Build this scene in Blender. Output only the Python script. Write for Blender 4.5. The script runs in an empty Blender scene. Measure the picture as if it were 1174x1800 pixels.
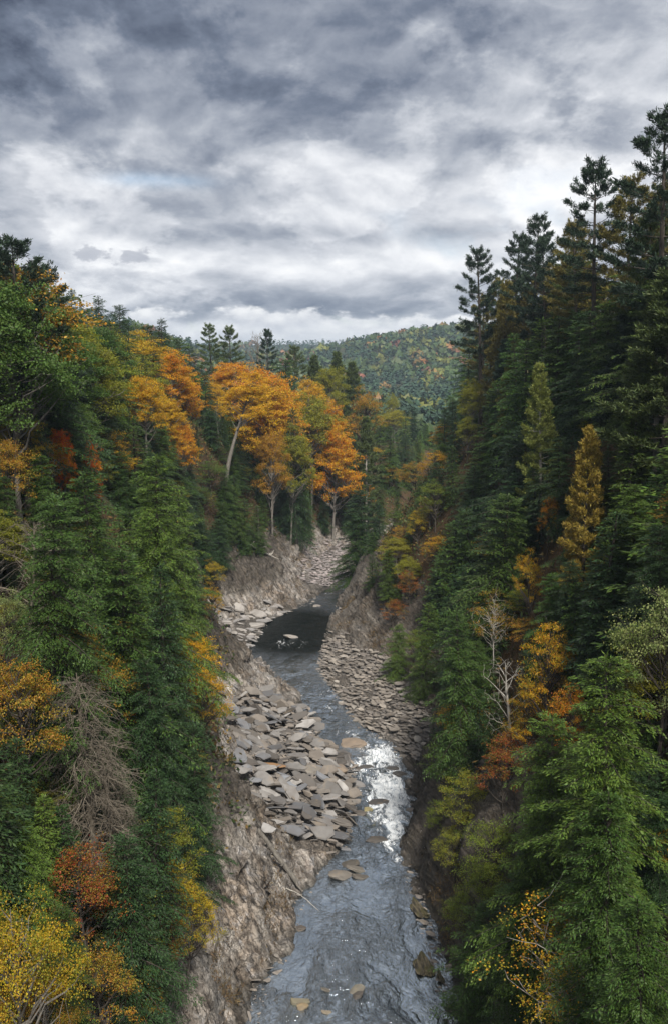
import bpy, math, random
import numpy as np
from mathutils import Vector, Matrix, Euler

random.seed(7)
rng = np.random.default_rng(7)
scene = bpy.context.scene
COL = scene.collection

# ------------------------------------------------------------------ camera
F = 1766.0                      # focal length in photo pixels (photo 1174 x 1800)
TH = math.atan(260 / F)         # downward pitch
CAMZ = 50.0
cam_d = bpy.data.cameras.new('camera')
cam_d.sensor_fit = 'VERTICAL'; cam_d.sensor_height = 36; cam_d.sensor_width = 24
cam_d.lens = 36 * F / 1800
cam_d.clip_start = 0.5; cam_d.clip_end = 20000
cam = bpy.data.objects.new('camera', cam_d)
cam.location = (0, 0, CAMZ); cam.rotation_euler = (math.pi / 2 - TH, 0, 0)
COL.objects.link(cam); scene.camera = cam

# ------------------------------------------------------------------ light
SUN_EL, SUN_AZ = 50.0, 168.0    # degrees; azimuth clockwise from +Y (sun behind right)
SUN_POWER = 3.4
sl = bpy.data.lights.new('sun', 'SUN'); sl.energy = SUN_POWER; sl.angle = math.radians(9)
sl.color = (1.0, .95, .87)
so = bpy.data.objects.new('sun', sl); COL.objects.link(so)
_e, _a = math.radians(SUN_EL), math.radians(SUN_AZ)
sd = Vector((math.sin(_a) * math.cos(_e), math.cos(_a) * math.cos(_e), math.sin(_e)))
so.rotation_euler = (-sd).to_track_quat('-Z', 'Y').to_euler()
so.location = (60, -80, 120)

# ------------------------------------------------------------------ node helper
class NT:
    def __init__(s, tree): s.t = tree
    def n(s, typ, ins=None, **props):
        nd = s.t.nodes.new(typ)
        for k, v in props.items(): setattr(nd, k, v)
        if ins:
            for k, v in ins.items():
                sock = nd.inputs[k]
                if isinstance(v, bpy.types.NodeSocket): s.t.links.new(v, sock)
                else: sock.default_value = v
        return nd
    def m(s, op, a, b=0.0, c=0.0, clamp=False):
        nd = s.n('ShaderNodeMath', {0: a, 1: b, 2: c}, operation=op, use_clamp=clamp); return nd.outputs[0]
    def v(s, op, a, b=(0, 0, 0)):
        nd = s.n('ShaderNodeVectorMath', {0: a, 1: b}, operation=op); return nd.outputs[0]
    def scale(s, a, f):
        nd = s.n('ShaderNodeVectorMath', {0: a, 'Scale': f}, operation='SCALE'); return nd.outputs[0]
    def noise(s, vec, scale, detail=5, rough=.55, dist=0.0):
        nd = s.n('ShaderNodeTexNoise', {'Vector': vec, 'Scale': scale, 'Detail': detail, 'Roughness': rough, 'Distortion': dist})
        return nd.outputs[0]
    def mr(s, x, a, b, c=0.0, d=1.0, smooth=False):
        nd = s.n('ShaderNodeMapRange', {0: x, 1: a, 2: b, 3: c, 4: d}, interpolation_type='SMOOTHSTEP' if smooth else 'LINEAR')
        return nd.outputs[0]
    def mix(s, f, a, b, blend='MIX'):
        nd = s.n('ShaderNodeMix', data_type='RGBA', blend_type=blend)
        for i, v in ((0, f), (6, a), (7, b)):
            if isinstance(v, bpy.types.NodeSocket): s.t.links.new(v, nd.inputs[i])
            else: nd.inputs[i].default_value = v if i == 0 else ((*v, 1) if len(v) == 3 else v)
        return nd.outputs[2]
    def ramp(s, x, stops):
        nd = s.n('ShaderNodeValToRGB', {0: x}); cr = nd.color_ramp
        while len(cr.elements) > 1: cr.elements.remove(cr.elements[0])
        cr.elements[0].position = stops[0][0]; cr.elements[0].color = (*stops[0][1], 1)
        for p, c in stops[1:]:
            e = cr.elements.new(p); e.color = (*c, 1)
        return nd.outputs[0]

# ------------------------------------------------------------------ sky
world = bpy.data.worlds.new('World'); scene.world = world; world.use_nodes = True
wt = world.node_tree; wt.nodes.clear(); w = NT(wt)
gen = w.n('ShaderNodeTexCoord').outputs['Generated']
sep = w.n('ShaderNodeSeparateXYZ', {0: gen}); dx, dy, dz = sep.outputs
sky = w.n('ShaderNodeTexSky', sky_type='NISHITA', sun_disc=False, sun_elevation=_e, sun_rotation=_a)
el = w.m('ARCSINE', dz)
az = w.m('ARCTAN2', dx, dy)
den = w.m('ADD', w.m('MAXIMUM', dz, 0.0), 0.34)
px_ = w.m('DIVIDE', dx, den); py_ = w.m('DIVIDE', dy, den)
def layer(f, seedz, sx=1.0, sy=1.0):
    return w.n('ShaderNodeCombineXYZ', {0: w.m('MULTIPLY', px_, f * sx), 1: w.m('MULTIPLY', py_, f * sy), 2: seedz}).outputs[0]
def gauss(a0, e0, sa, se):
    qa = w.m('POWER', w.m('ABSOLUTE', w.m('DIVIDE', w.m('SUBTRACT', az, a0), sa)), 2)
    qe = w.m('POWER', w.m('ABSOLUTE', w.m('DIVIDE', w.m('SUBTRACT', el, e0), se)), 2)
    return w.m('EXPONENT', w.m('MULTIPLY', w.m('ADD', qa, qe), -1))
def warp(f):
    b = layer(f, 1.3, 1.0, .78)
    return w.v('ADD', b, w.scale(w.v('SUBTRACT', w.n('ShaderNodeTexNoise', {'Vector': b, 'Scale': 1.6, 'Detail': 3, 'Roughness': .5}).outputs[1], (.5, .5, .5)), .34))
nbig = w.noise(layer(1, 3.7), .9, 3, .5, .2)
b1, b2 = warp(1), warp(.968)
def billow(vec, sc, det):
    """rounded heads: inverted ridges of a noise plus a plain cloud noise"""
    a = w.noise(vec, sc, det, .63)
    v1 = w.m('ABSOLUTE', w.m('SUBTRACT', w.noise(vec, sc * 1.7, 1, .4), .5))
    v2 = w.m('ABSOLUTE', w.m('SUBTRACT', w.noise(vec, sc * 4.2, 1, .4), .5))
    return w.m('ADD', w.m('MULTIPLY', a, .74), w.m('ADD', w.m('MULTIPLY', v1, .55), w.m('MULTIPLY', v2, .28)))
n1 = billow(b1, 1.75, 9)
n2 = billow(b2, 1.75, 9)
nf = w.noise(layer(1, 8.1), 9.0, 7, .60, .3)
nf2 = w.noise(layer(.985, 8.1), 9.0, 7, .60, .3)
relief = w.m('ADD', w.m('MULTIPLY', w.m('SUBTRACT', n1, n2), 2.1), w.m('MULTIPLY', w.m('SUBTRACT', nf, nf2), .4))
val = w.m('ADD', w.m('MULTIPLY', w.m('SUBTRACT', n1, .5), -1.35), w.m('MULTIPLY', w.m('SUBTRACT', nbig, .5), -.9))
val = w.m('ADD', val, w.m('MULTIPLY', w.m('SUBTRACT', nf, .5), -.22))
val = w.m('ADD', val, relief)
e1 = w.noise(w.v('ADD', layer(1, 6.6, 1.0, .8), w.scale(b1, .0)), 3.1, 10, .60, .15); e2 = w.noise(layer(1, 12.4, 1.0, .8), 2.3, 10, .60, .15)
val = w.m('ADD', val, w.m('MULTIPLY', w.mr(e1, .50, .58, 0, 1, True), .15))
val = w.m('ADD', val, w.m('MULTIPLY', w.mr(e2, .52, .60, 0, 1, True), -.15))
for wgt, g in ((-.22, gauss(-.34, .31, .28, .10)), (-.22, gauss(.02, .295, .18, .035)), (-.12, gauss(-.2, .40, .5, .07)),
               (.20, gauss(.30, .23, .18, .06)), (.10, gauss(-.12, .185, .30, .03)),
               (-.16, gauss(.12, .205, .12, .012)), (-.15, gauss(-.08, .124, .26, .009)), (.16, gauss(-.12, .094, .3, .014)),
               (-.24, gauss(-.04, .056, .11, .013)), (.26, gauss(-.06, .030, .35, .011)), (-.12, gauss(.12, .075, .08, .012))):
    val = w.m('ADD', val, w.m('MULTIPLY', g, wgt))
val = w.m('ADD', val, .43)
val = w.m('ADD', val, w.mr(el, .40, .75, 0, .16, True))      # the deck thins and brightens overhead, as the river's reflection shows
cloud = w.ramp(val, [(0, (.046, .058, .090)), (.2, (.115, .137, .185)), (.42, (.250, .272, .318)),
                     (.64, (.45, .465, .50)), (.84, (.64, .647, .665)), (1, (.76, .758, .755))])
# heaped cumulus standing over the hills, and a few small dark scraps of low cloud
cc = w.n('ShaderNodeCombineXYZ', {0: w.m('MULTIPLY', az, 13), 1: w.m('MULTIPLY', el, 26), 2: 5.5}).outputs[0]
nc = w.noise(cc, 1.0, 7, .58); nc_up = w.noise(w.v('ADD', cc, (0, .22, 0)), 1.0, 7, .58)
tower = w.m('SUBTRACT', w.m('ADD', .048, w.m('MULTIPLY', w.m('SUBTRACT', nc, .5), .12)), el)
cshade = w.ramp(w.m('ADD', .66, w.m('MULTIPLY', w.m('SUBTRACT', nc, nc_up), 2.4)), [(0, (.30, .32, .37)), (.5, (.52, .53, .56)), (1, (.78, .775, .765))])
cloud = w.mix(w.m('MULTIPLY', w.mr(tower, 0, .010, 0, 1, True), .85), cloud, cshade)
sc_n = w.noise(w.n('ShaderNodeCombineXYZ', {0: w.m('MULTIPLY', az, 62), 1: w.m('MULTIPLY', el, 105), 2: 2.2}).outputs[0], 1.0, 5, .6)
scr = w.m('ADD', w.m('ADD', gauss(-.190, .101, .024, .010), gauss(-.232, .103, .015, .010)), w.m('MULTIPLY', gauss(-.11, .096, .014, .004), .5))
cloud = w.mix(w.m('MULTIPLY', w.mr(w.m('ADD', scr, w.m('MULTIPLY', w.m('SUBTRACT', sc_n, .5), 2.6)), .5, .95, 0, 1, True), .65), cloud, (.26, .275, .325))
gap = w.m('MULTIPLY', gauss(-.165, .170, .04, .006), w.mr(n1, .58, .44, 0, .6))
gap = w.m('ADD', gap, w.m('MULTIPLY', w.m('MULTIPLY', w.mr(n1, .36, .28), w.mr(nbig, .5, .4)), .4), clamp=True)
bg_c = w.n('ShaderNodeBackground', {0: cloud, 1: 1.0})
bg_s = w.n('ShaderNodeBackground', {0: sky.outputs[0], 1: .12})
mx = w.n('ShaderNodeMixShader', {0: gap, 1: bg_c.outputs[0], 2: bg_s.outputs[0]})
w.n('ShaderNodeOutputWorld', {0: mx.outputs[0]})

scene.view_settings.view_transform = 'Standard'; scene.view_settings.look = 'None'
scene.view_settings.exposure = 0.60; scene.view_settings.gamma = 1.0
scene.view_settings.use_curve_mapping = False
scene.render.engine = 'CYCLES'
scene.cycles.max_bounces = 6; scene.cycles.diffuse_bounces = 2; scene.cycles.glossy_bounces = 3
scene.cycles.transmission_bounces = 3; scene.cycles.transparent_max_bounces = 4; scene.cycles.volume_bounces = 0
scene.cycles.use_denoising = True

# ------------------------------------------------------------------ numpy helpers
def hash3(i, j, k, seed):
    h = (i.astype(np.int64) * 374761393 + j.astype(np.int64) * 668265263 + k.astype(np.int64) * 2147483647 + seed * 1274126177) & 0xFFFFFFFF
    h = ((h ^ (h >> 13)) * 1274126177) & 0xFFFFFFFF
    h = ((h ^ (h >> 16)) * 2246822519) & 0xFFFFFFFF
    return ((h ^ (h >> 15)) & 0xFFFFFF) / float(0xFFFFFF)
def vnoise(x, y, z, seed=0):
    xi, yi, zi = np.floor(x), np.floor(y), np.floor(z)
    fx, fy, fz = x - xi, y - yi, z - zi
    u, v, t = [f * f * (3 - 2 * f) for f in (fx, fy, fz)]
    r = 0
    for a in (0, 1):
        for b in (0, 1):
            for c in (0, 1):
                r = r + hash3(xi + a, yi + b, zi + c, seed) * (u if a else 1 - u) * (v if b else 1 - v) * (t if c else 1 - t)
    return r * 2 - 1
def fbm(x, y, z, octv=4, gain=.5, seed=0):
    s, a, f, tot = 0, 1, 1, 0
    for o in range(octv):
        s = s + a * vnoise(x * f, y * f, z * f, seed + o * 17); tot += a; a *= gain; f *= 2.03
    return s / tot
def sstep(a, b, x):
    t = np.clip((x - a) / (b - a), 0, 1); return t * t * (3 - 2 * t)

def ray(px, py):
    a = (px - 587) / F; b = (900 - py) / F
    return np.array([a, math.cos(TH) + b * math.sin(TH), -math.sin(TH) + b * math.cos(TH)])
def project(x, y, z):
    zz = z - CAMZ
    d = y * math.cos(TH) - zz * math.sin(TH)
    u = y * math.sin(TH) + zz * math.cos(TH)
    d = np.where(np.abs(d) < 1e-3, 1e-3, d)
    return 587 + F * x / d, 900 - F * u / d, d
def ground0(px, py, z=0.0):
    r = ray(px, py); t = (z - CAMZ) / r[2]; return r[0] * t, r[1] * t

def mesh_quads(name, V, Q, mat=None, smooth=False):
    me = bpy.data.meshes.new(name)
    V = np.ascontiguousarray(V, np.float32); Q = np.ascontiguousarray(Q, np.int32)
    me.vertices.add(len(V)); me.vertices.foreach_set('co', V.ravel())
    me.loops.add(Q.size); me.loops.foreach_set('vertex_index', Q.ravel())
    me.polygons.add(len(Q)); me.polygons.foreach_set('loop_start', np.arange(len(Q), dtype=np.int32) * 4)
    me.update(calc_edges=True)
    if smooth: me.polygons.foreach_set('use_smooth', np.ones(len(Q), bool))
    if mat: me.materials.append(mat)
    return me
def link(name, data, parent=None, label=None, cat=None, group=None, kind=None):
    o = bpy.data.objects.new(name, data); COL.objects.link(o)
    if parent: o.parent = parent
    if label: o['label'] = label
    if cat: o['category'] = cat
    if group: o['group'] = group
    if kind: o['kind'] = kind
    return o

class MB:                      # collects tubes and leaf quads
    def __init__(s): s.V = []; s.Q = []; s.n = 0
    def add(s, V, Q): s.V.append(V); s.Q.append(Q + s.n); s.n += len(V)
    def tube(s, P, R, n=6):
        P = np.asarray(P, float); R = np.asarray(R, float); k = len(P)
        T = np.gradient(P, axis=0); T /= np.linalg.norm(T, axis=1)[:, None] + 1e-9
        ref = np.array([1, 0, 0.]) if abs(T[0][2]) > .8 else np.array([0, 0, 1.])
        A = np.cross(T, ref); A /= np.linalg.norm(A, axis=1)[:, None] + 1e-9
        B = np.cross(T, A)
        ang = np.arange(n) * 2 * math.pi / n
        V = P[:, None, :] + R[:, None, None] * (np.cos(ang)[None, :, None] * A[:, None, :] + np.sin(ang)[None, :, None] * B[:, None, :])
        V = V.reshape(-1, 3)
        i = np.arange(k - 1)[:, None] * n; j = np.arange(n)[None, :]; j2 = (j + 1) % n
        Q = np.stack([i + j, i + j2, i + n + j2, i + n + j], -1).reshape(-1, 4)
        s.add(V, Q)
    def leaves(s, P, D, N, L, W, fold=.15, mid=.5):
        P = np.asarray(P, float); m = len(P)
        D = D / (np.linalg.norm(D, axis=1)[:, None] + 1e-9)
        S = np.cross(D, N); S /= np.linalg.norm(S, axis=1)[:, None] + 1e-9
        Nn = np.cross(S, D)
        L = np.broadcast_to(L, (m,))[:, None]; W = np.broadcast_to(W, (m,))[:, None]
        mp = P + D * L * mid - Nn * W * fold
        V = np.stack([P, mp + S * W * .5, P + D * L, mp - S * W * .5], 1).reshape(-1, 3)
        Q = np.arange(m * 4).reshape(-1, 4)
        s.add(V, Q)
    def mesh(s, name, mat, smooth=False):
        return mesh_quads(name, np.concatenate(s.V), np.concatenate(s.Q), mat, smooth)

# ------------------------------------------------------------------ terrain
L_PIX = [(450, 1800), (455, 1740), (500, 1680), (505, 1640), (540, 1560), (548, 1530), (600, 1490), (622, 1400), (612, 1340), (560, 1312), (532, 1250), (520, 1220), (478, 1180), (432, 1150), (474, 1088), (545, 1060)]
R_PIX = [(800, 1800), (775, 1700), (740, 1600), (712, 1500), (720, 1440), (722, 1360), (700, 1310), (640, 1280), (610, 1240), (562, 1175), (577, 1120), (600, 1052)]
_l = np.array([ground0(*p) for p in L_PIX]); _r = np.array([ground0(*p) for p in R_PIX])
LY = np.concatenate([[-80, 20], _l[:, 1], [214, 224, 236, 262, 300, 400, 520, 760]])
LX = np.concatenate([[-8, -7], _l[:, 0], [-4, 0, 4, 9, 30, 66, 100, 170]])
RY = np.concatenate([[-80, 20], _r[:, 1], [224, 236, 262, 300, 400, 520, 760]])
RX = np.concatenate([[9, 9.5], _r[:, 0], [7, 11.5, 18, 38, 76, 112, 184]])
def xl(y): return (np.interp(y - .8, LY, LX) + np.interp(y, LY, LX) + np.interp(y + .8, LY, LX)) / 3
def xr(y): return (np.interp(y - .8, RY, RX) + np.interp(y, RY, RX) + np.interp(y + .8, RY, RX)) / 3
#          Y    wb   zb   wc  hc      (bench width/height, cliff width/height)
LT = np.array([[-80, 1, .5, 5, 12], [70, 1, .4, 5.5, 10], [86, .6, .3, 6.0, 9.5], [95, 1, .6, 7, 8], [100, 8, 2.4, 4, 4], [106, 11, 3.2, 3, 4],
               [120, 13, 3.6, 4, 5], [133, 11, 3.4, 4, 5], [139, 4, 1.6, 8, 7], [150, 2, 1, 9, 8.5], [163, 2, 1, 9, 8], [170, 4, 1.4, 6, 5],
               [190, 5, 1.5, 6, 5.5], [198, 1.5, .6, 13, 9.5], [214, 1.5, .6, 13, 10.5], [224, 7, 1.5, 10, 9], [245, 11, 2.4, 7, 7], [258, 9, 2.4, 5, 5], [270, 5, 1.8, 4, 4], [279, 2, .8, 3, 3], [300, 1, .6, 3, 3], [760, 1, .6, 3, 3]])
RT = np.array([[-80, .6, .3, 5, 14], [70, .6, .3, 5, 13], [112, .6, .3, 4.5, 11], [119, 1.2, .4, 4.5, 9], [126, 6, 1.2, 6, 7], [140, 11, 2.2, 9, 8],
               [160, 9.5, 2.2, 9, 8], [170, 5, 1.6, 9, 9], [180, 1.5, .6, 8, 10], [213, .8, .5, 7, 11], [226, .8, .5, 6, 9], [240, 1, .5, 3, 3], [760, 1, .6, 3, 3]])
PL_L = np.array([[-80, 40], [80, 40], [170, 39], [260, 37], [300, 32], [345, 22], [430, 17], [800, 16]])
PL_R = np.array([[-80, 45], [80, 44], [170, 42], [210, 38], [260, 30], [330, 22], [450, 17], [800, 16]])
def hills(x, y):
    g = lambda cx, cy, h, sx, sy: h * np.exp(-((x - cx) / sx) ** 2 - ((y - cy) / sy) ** 2)
    return (g(215, 1430, 70, 230, 330) + g(40, 1560, 24, 200, 300) + g(-120, 2500, 76, 900, 420) + g(700, 2300, 96, 420, 500)
            + g(-330, 1250, 82, 190, 300) + g(-900, 1900, 55, 420, 700) + g(900, 900, 70, 400, 500)
            + g(-1500, 4200, 80, 1500, 900) + g(1600, 4500, 90, 1700, 900) + g(-1400, 0, 60, 700, 2000) + g(1500, -200, 60, 700, 2000))
def prof(d, y, T, side):
    wb, zb, wc, hc = [np.interp(y, T[:, 0], T[:, i]) for i in range(1, 5)]
    cx = (xl(y) + xr(y)) / 2
    half = (xr(y) - xl(y)) / 2
    rim = np.maximum(np.where(side < 0, 31.0, 31.0) - half, wb + wc + 9)
    # plan position of the rim is fixed near x = -32 / +30 before the bend
    xrim = np.where(side < 0, -32.5, 30.5) + np.interp(y, [262, 300, 420], [0, 14, 60]) * (1 if side < 0 else 1)
    rim = np.maximum(side * (xrim - np.where(side < 0, xl(y), xr(y))), wb + wc + 9)
    pl = np.interp(y, PL_L[:, 0], PL_L[:, 1]) if side < 0 else np.interp(y, PL_R[:, 0], PL_R[:, 1])
    z = np.where(d < 0, np.maximum(-1.2, d * .5), 0)
    z = z + zb * np.clip(d / np.maximum(wb, .1), 0, 1)
    t = np.clip((d - wb) / wc, 0, 1)
    z = z + hc * (t * .75 + .25 * t * t * (3 - 2 * t))
    t = np.clip((d - wb - wc) / (rim - wb - wc), 0, 1)
    z = z + np.maximum(pl - zb - hc, 2) * (1 - (1 - t) ** 1.25) 
    z = z + np.clip(d - rim, 0, 160) * .035
    return z, wb, wc
def terrain(x, y, rock=False):
    x = np.asarray(x, float); y = np.asarray(y, float)
    dl = xl(y) - x; dr = x - xr(y)
    zl, wbl, wcl = prof(dl, y, LT, -1); zr, wbr, wcr = prof(dr, y, RT, 1)
    left = dl > dr
    z = np.where(left, zl, zr); d = np.where(left, dl, dr)
    wb = np.where(left, wbl, wbr); wc = np.where(left, wcl, wcr)
    f = sstep(wb + wc, wb + wc + 12, d)
    z = z + f * 1.8 * fbm(x / 23, y / 23, x * 0, 3, seed=5)
    far = sstep(560, 740, np.hypot(x, np.maximum(y, 0)))
    zf = 15 + 3 * fbm(x / 160, y / 160, x * 0, 3, seed=9)
    z = z * (1 - far) + zf * far + hills(x, y) * sstep(500, 900, np.hypot(x, y)) * (1 + .10 * fbm(x / 90, y / 90, x * 0, 3, seed=3))
    if rock: return z, d, wb, wc, left
    return z

# 1 m lookup grid of the base surface for placing things
TGX, TGY = np.arange(-330, 331, 1.0), np.arange(0, 640, 1.0)
_gx, _gy = np.meshgrid(TGX, TGY)
TZ, TD, TWB, TWC, TLEFT = terrain(_gx, _gy, True)
def tgrid(x, y):
    """bilinear height (arrays)"""
    x = np.clip(np.asarray(x, float), -329.5, 328.5) + 330; y = np.clip(np.asarray(y, float), .5, 637.5)
    i, j = x.astype(int), y.astype(int); fx, fy = x - i, y - j
    return (TZ[j, i] * (1 - fx) + TZ[j, i + 1] * fx) * (1 - fy) + (TZ[j + 1, i] * (1 - fx) + TZ[j + 1, i + 1] * fx) * fy
def tinfo(x, y):
    i, j = int(round(min(max(x, -329), 329) + 330)), int(round(min(max(y, 0), 638)))
    return float(tgrid(x, y)), float(TD[j, i]), float(TWB[j, i]), float(TWC[j, i]), bool(TLEFT[j, i])
# ------------------------------------------------------------------ materials
def new_mat(name):
    m = bpy.data.materials.new(name); m.use_nodes = True
    m.node_tree.nodes.clear(); return m, NT(m.node_tree)
def out(nt, sh, disp=None):
    nt.n('ShaderNodeOutputMaterial', {0: sh})
def leaf_material(name, trans=.3, vary=.5, hue=.02, rough=.55, second=None, second_amt=.0, use_attr=False):
    m, t = new_mat(name)
    if use_attr: base = t.n('ShaderNodeAttribute', attribute_name='tint').outputs[0]
    else: base = t.n('ShaderNodeObjectInfo').outputs['Color']
    isl = t.n('ShaderNodeNewGeometry').outputs['Random Per Island']
    r2 = t.n('ShaderNodeTexWhiteNoise', {'W': isl}, noise_dimensions='1D').outputs[0]
    if second is not None:
        oc = t.n('ShaderNodeTexCoord').outputs['Object']
        nn = t.noise(oc, .28, 3, .6)
        fac = t.m('MULTIPLY', t.mr(t.m('ADD', nn, t.m('MULTIPLY', t.m('SUBTRACT', r2, .5), .25)), .42, .62), second_amt)
        base = t.mix(fac, base, second)
    hsv = t.n('ShaderNodeHueSaturation', {'Hue': t.mr(r2, 0, 1, .5 - hue, .5 + hue), 'Saturation': 1.0,
              'Value': t.mr(isl, 0, 1, 1 - vary, 1 + vary), 'Color': base})
    c = hsv.outputs[0]
    p = t.n('ShaderNodeBsdfPrincipled', {'Base Color': c, 'Roughness': rough, 'Specular IOR Level': .3})
    tr = t.n('ShaderNodeBsdfTranslucent', {0: c})
    mxs = t.n('ShaderNodeMixShader', {0: trans, 1: p.outputs[0], 2: tr.outputs[0]})
    out(t, mxs.outputs[0]); return m
def bark_material(name, a, b, sc=2.0):
    m, t = new_mat(name)
    oc = t.n('ShaderNodeTexCoord').outputs['Object']
    mp = t.n('ShaderNodeMapping', {0: oc, 3: (sc * 3, sc * 3, sc * .6)}).outputs[0]
    n = t.noise(mp, 1.5, 5, .65)
    c = t.mix(t.mr(n, .35, .65), a, b)
    bp = t.n('ShaderNodeBump', {'Strength': .7, 'Distance': .05, 'Height': n})
    p = t.n('ShaderNodeBsdfPrincipled', {'Base Color': c, 'Roughness': .9, 'Specular IOR Level': .15, 'Normal': bp.outputs[0]})
    out(t, p.outputs[0]); return m
M_CONIFER = leaf_material('conifer_foliage', .12, .6, .018)
M_BROAD = leaf_material('broadleaf_foliage', .38, .35, .018)
M_MAPLE = leaf_material('autumn_maple_foliage', .38, .32, .02, second=(.60, .38, .02), second_amt=.75)
M_MIXED = leaf_material('turning_foliage', .36, .4, .03, second=(.15, .18, .022), second_amt=.7)
M_FAR = leaf_material('distant_foliage', .1, .14, .01, use_attr=True)
M_BARK = bark_material('dark_bark', (.035, .028, .022), (.11, .095, .08))
M_BARK_GREY = bark_material('grey_bark', (.10, .09, .08), (.24, .22, .19))
M_BARK_PALE = bark_material('pale_bark', (.22, .20, .17), (.50, .47, .42), 1.2)
M_TWIG = bark_material('dry_twig', (.10, .085, .065), (.25, .215, .17))

def rock_material(name, cliff=True):
    m, t = new_mat(name)
    oc = t.n('ShaderNodeTexCoord').outputs['Object']
    if cliff:
        # foliation: fine plates, steeply dipping
        rot = t.n('ShaderNodeMapping', {0: oc, 2: (math.radians(0), math.radians(28), math.radians(-13))}).outputs[0]
        wob = t.v('ADD', rot, t.scale(t.n('ShaderNodeTexNoise', {'Vector': oc, 'Scale': .25, 'Detail': 2}).outputs[1], .9))
        st = t.n('ShaderNodeMapping', {0: wob, 3: (1.7, .14, .3)}).outputs[0]
        st2 = t.n('ShaderNodeMapping', {0: wob, 3: (3.6, .38, .8)}).outputs[0]
        fol = t.noise(st, 1.0, 6, .62); fol2 = t.noise(st2, 1.0, 4, .6)
        big = t.noise(oc, .16, 4, .6); med = t.noise(oc, .9, 6, .62); fine = t.noise(oc, 5, 5, .65)
        c = t.ramp(fol, [(.28, (.085, .072, .062)), (.40, (.25, .215, .185)), (.54, (.40, .36, .315)), (.70, (.56, .515, .465))])
        c = t.mix(t.mr(big, .48, .62), c, t.mix(t.mr(fol2, .35, .65), (.13, .095, .065), (.38, .31, .245)))
        c = t.mix(t.m('MULTIPLY', t.mr(med, .52, .68), .75), c, (.34, .335, .34))
        wob2 = t.v('ADD', wob, t.scale(t.v('SUBTRACT', t.n('ShaderNodeTexNoise', {'Vector': oc, 'Scale': 1.3, 'Detail': 5, 'Roughness': .65}).outputs[1], (.5, .5, .5)), 1.5))
        cells = t.n('ShaderNodeTexVoronoi', {'Vector': t.n('ShaderNodeMapping', {0: wob2, 3: (1.1, .22, .34)}).outputs[0], 'Scale': 1.0}, feature='DISTANCE_TO_EDGE').outputs['Distance']
        cells2 = t.n('ShaderNodeTexVoronoi', {'Vector': t.n('ShaderNodeMapping', {0: wob2, 3: (3.2, .8, 1.1)}).outputs[0], 'Scale': 1.0}, feature='DISTANCE_TO_EDGE').outputs['Distance']
        cellc = t.n('ShaderNodeTexVoronoi', {'Vector': t.n('ShaderNodeMapping', {0: wob2, 3: (1.1, .22, .34)}).outputs[0], 'Scale': 1.0}).outputs['Color']
        c = t.n('ShaderNodeHueSaturation', {'Value': t.mr(t.n('ShaderNodeSeparateXYZ', {0: cellc}).outputs[0], 0, 1, .74, 1.18), 'Color': c}).outputs[0]
        c = t.mix(t.m('MULTIPLY', t.mr(cells, .05, .0, 0, .8), t.mr(big, .42, .58)), c, (.04, .034, .03))
        c = t.mix(t.m('MULTIPLY', t.mr(cells2, .05, .0, 0, .55), t.mr(med, .40, .56)), c, (.06, .05, .042))
        # mossy right wall; brown tone with shade painted in on the upper left wall
        moss_shade = t.n('ShaderNodeAttribute', attribute_name='moss_shade').outputs['Fac']
        mf = t.m('MULTIPLY', moss_shade, t.mr(t.m('ADD', med, t.m('MULTIPLY', fol, .4)), .48, .80))
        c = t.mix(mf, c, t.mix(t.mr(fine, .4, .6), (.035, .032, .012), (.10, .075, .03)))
        dark = t.m('MULTIPLY', moss_shade, .72)
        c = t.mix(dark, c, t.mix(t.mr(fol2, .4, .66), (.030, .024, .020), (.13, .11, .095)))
        wh = t.m('MULTIPLY', moss_shade, t.mr(t.m('MULTIPLY', med, fine), .36, .42))
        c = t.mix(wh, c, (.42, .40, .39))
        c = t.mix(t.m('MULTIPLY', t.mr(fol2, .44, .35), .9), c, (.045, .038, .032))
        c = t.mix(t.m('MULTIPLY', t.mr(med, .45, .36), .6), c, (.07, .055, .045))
        c = t.mix(t.m('MULTIPLY', t.n('ShaderNodeAttribute', attribute_name='gravel').outputs['Fac'], .85), c, t.mix(t.mr(fine, .4, .6), (.05, .043, .036), (.17, .15, .13)))  # shade of the gaps between slabs painted into the bench ground
        wet = t.mr(t.n('ShaderNodeSeparateXYZ', {0: oc}).outputs[2], .55, .1)
        c = t.mix(t.m('MULTIPLY', wet, .7), c, (.03, .028, .022))
        h = t.m('ADD', t.m('ADD', t.m('MULTIPLY', fol, .7), t.m('ADD', t.mr(cells, 0, .10, 0, .55), t.mr(cells2, 0, .08, 0, .2))), t.m('ADD', t.m('MULTIPLY', fol2, .45), t.m('ADD', t.m('MULTIPLY', med, .5), t.m('MULTIPLY', fine, .18))))
        bp = t.n('ShaderNodeBump', {'Strength': 1.0, 'Distance': .32, 'Height': h})
        rough = .78
    else:
        rnd = t.n('ShaderNodeObjectInfo').outputs['Random']
        colr = t.n('ShaderNodeObjectInfo').outputs['Color']
        n = t.noise(t.v('ADD', oc, t.n('ShaderNodeCombineXYZ', {0: t.m('MULTIPLY', rnd, 40)}).outputs[0]), 1.7, 6, .62)
        lam = t.noise(t.n('ShaderNodeMapping', {0: oc, 3: (.7, .7, 9)}).outputs[0], 1.6, 4, .6)
        fine = t.noise(oc, 9, 4, .6)
        isl = t.n('ShaderNodeNewGeometry').outputs['Random Per Island']; colr = t.n('ShaderNodeHueSaturation', {'Hue': .5, 'Saturation': t.mr(isl, 0, 1, .6, 1.3), 'Value': t.mr(isl, 0, 1, .62, 1.25), 'Color': colr}).outputs[0]
        c = t.mix(t.mr(n, .38, .62), t.mix(.5, colr, (.12, .10, .085)), colr)
        c = t.mix(t.m('MULTIPLY', t.mr(n, .56, .72), .55), c, (.26, .19, .12))
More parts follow.
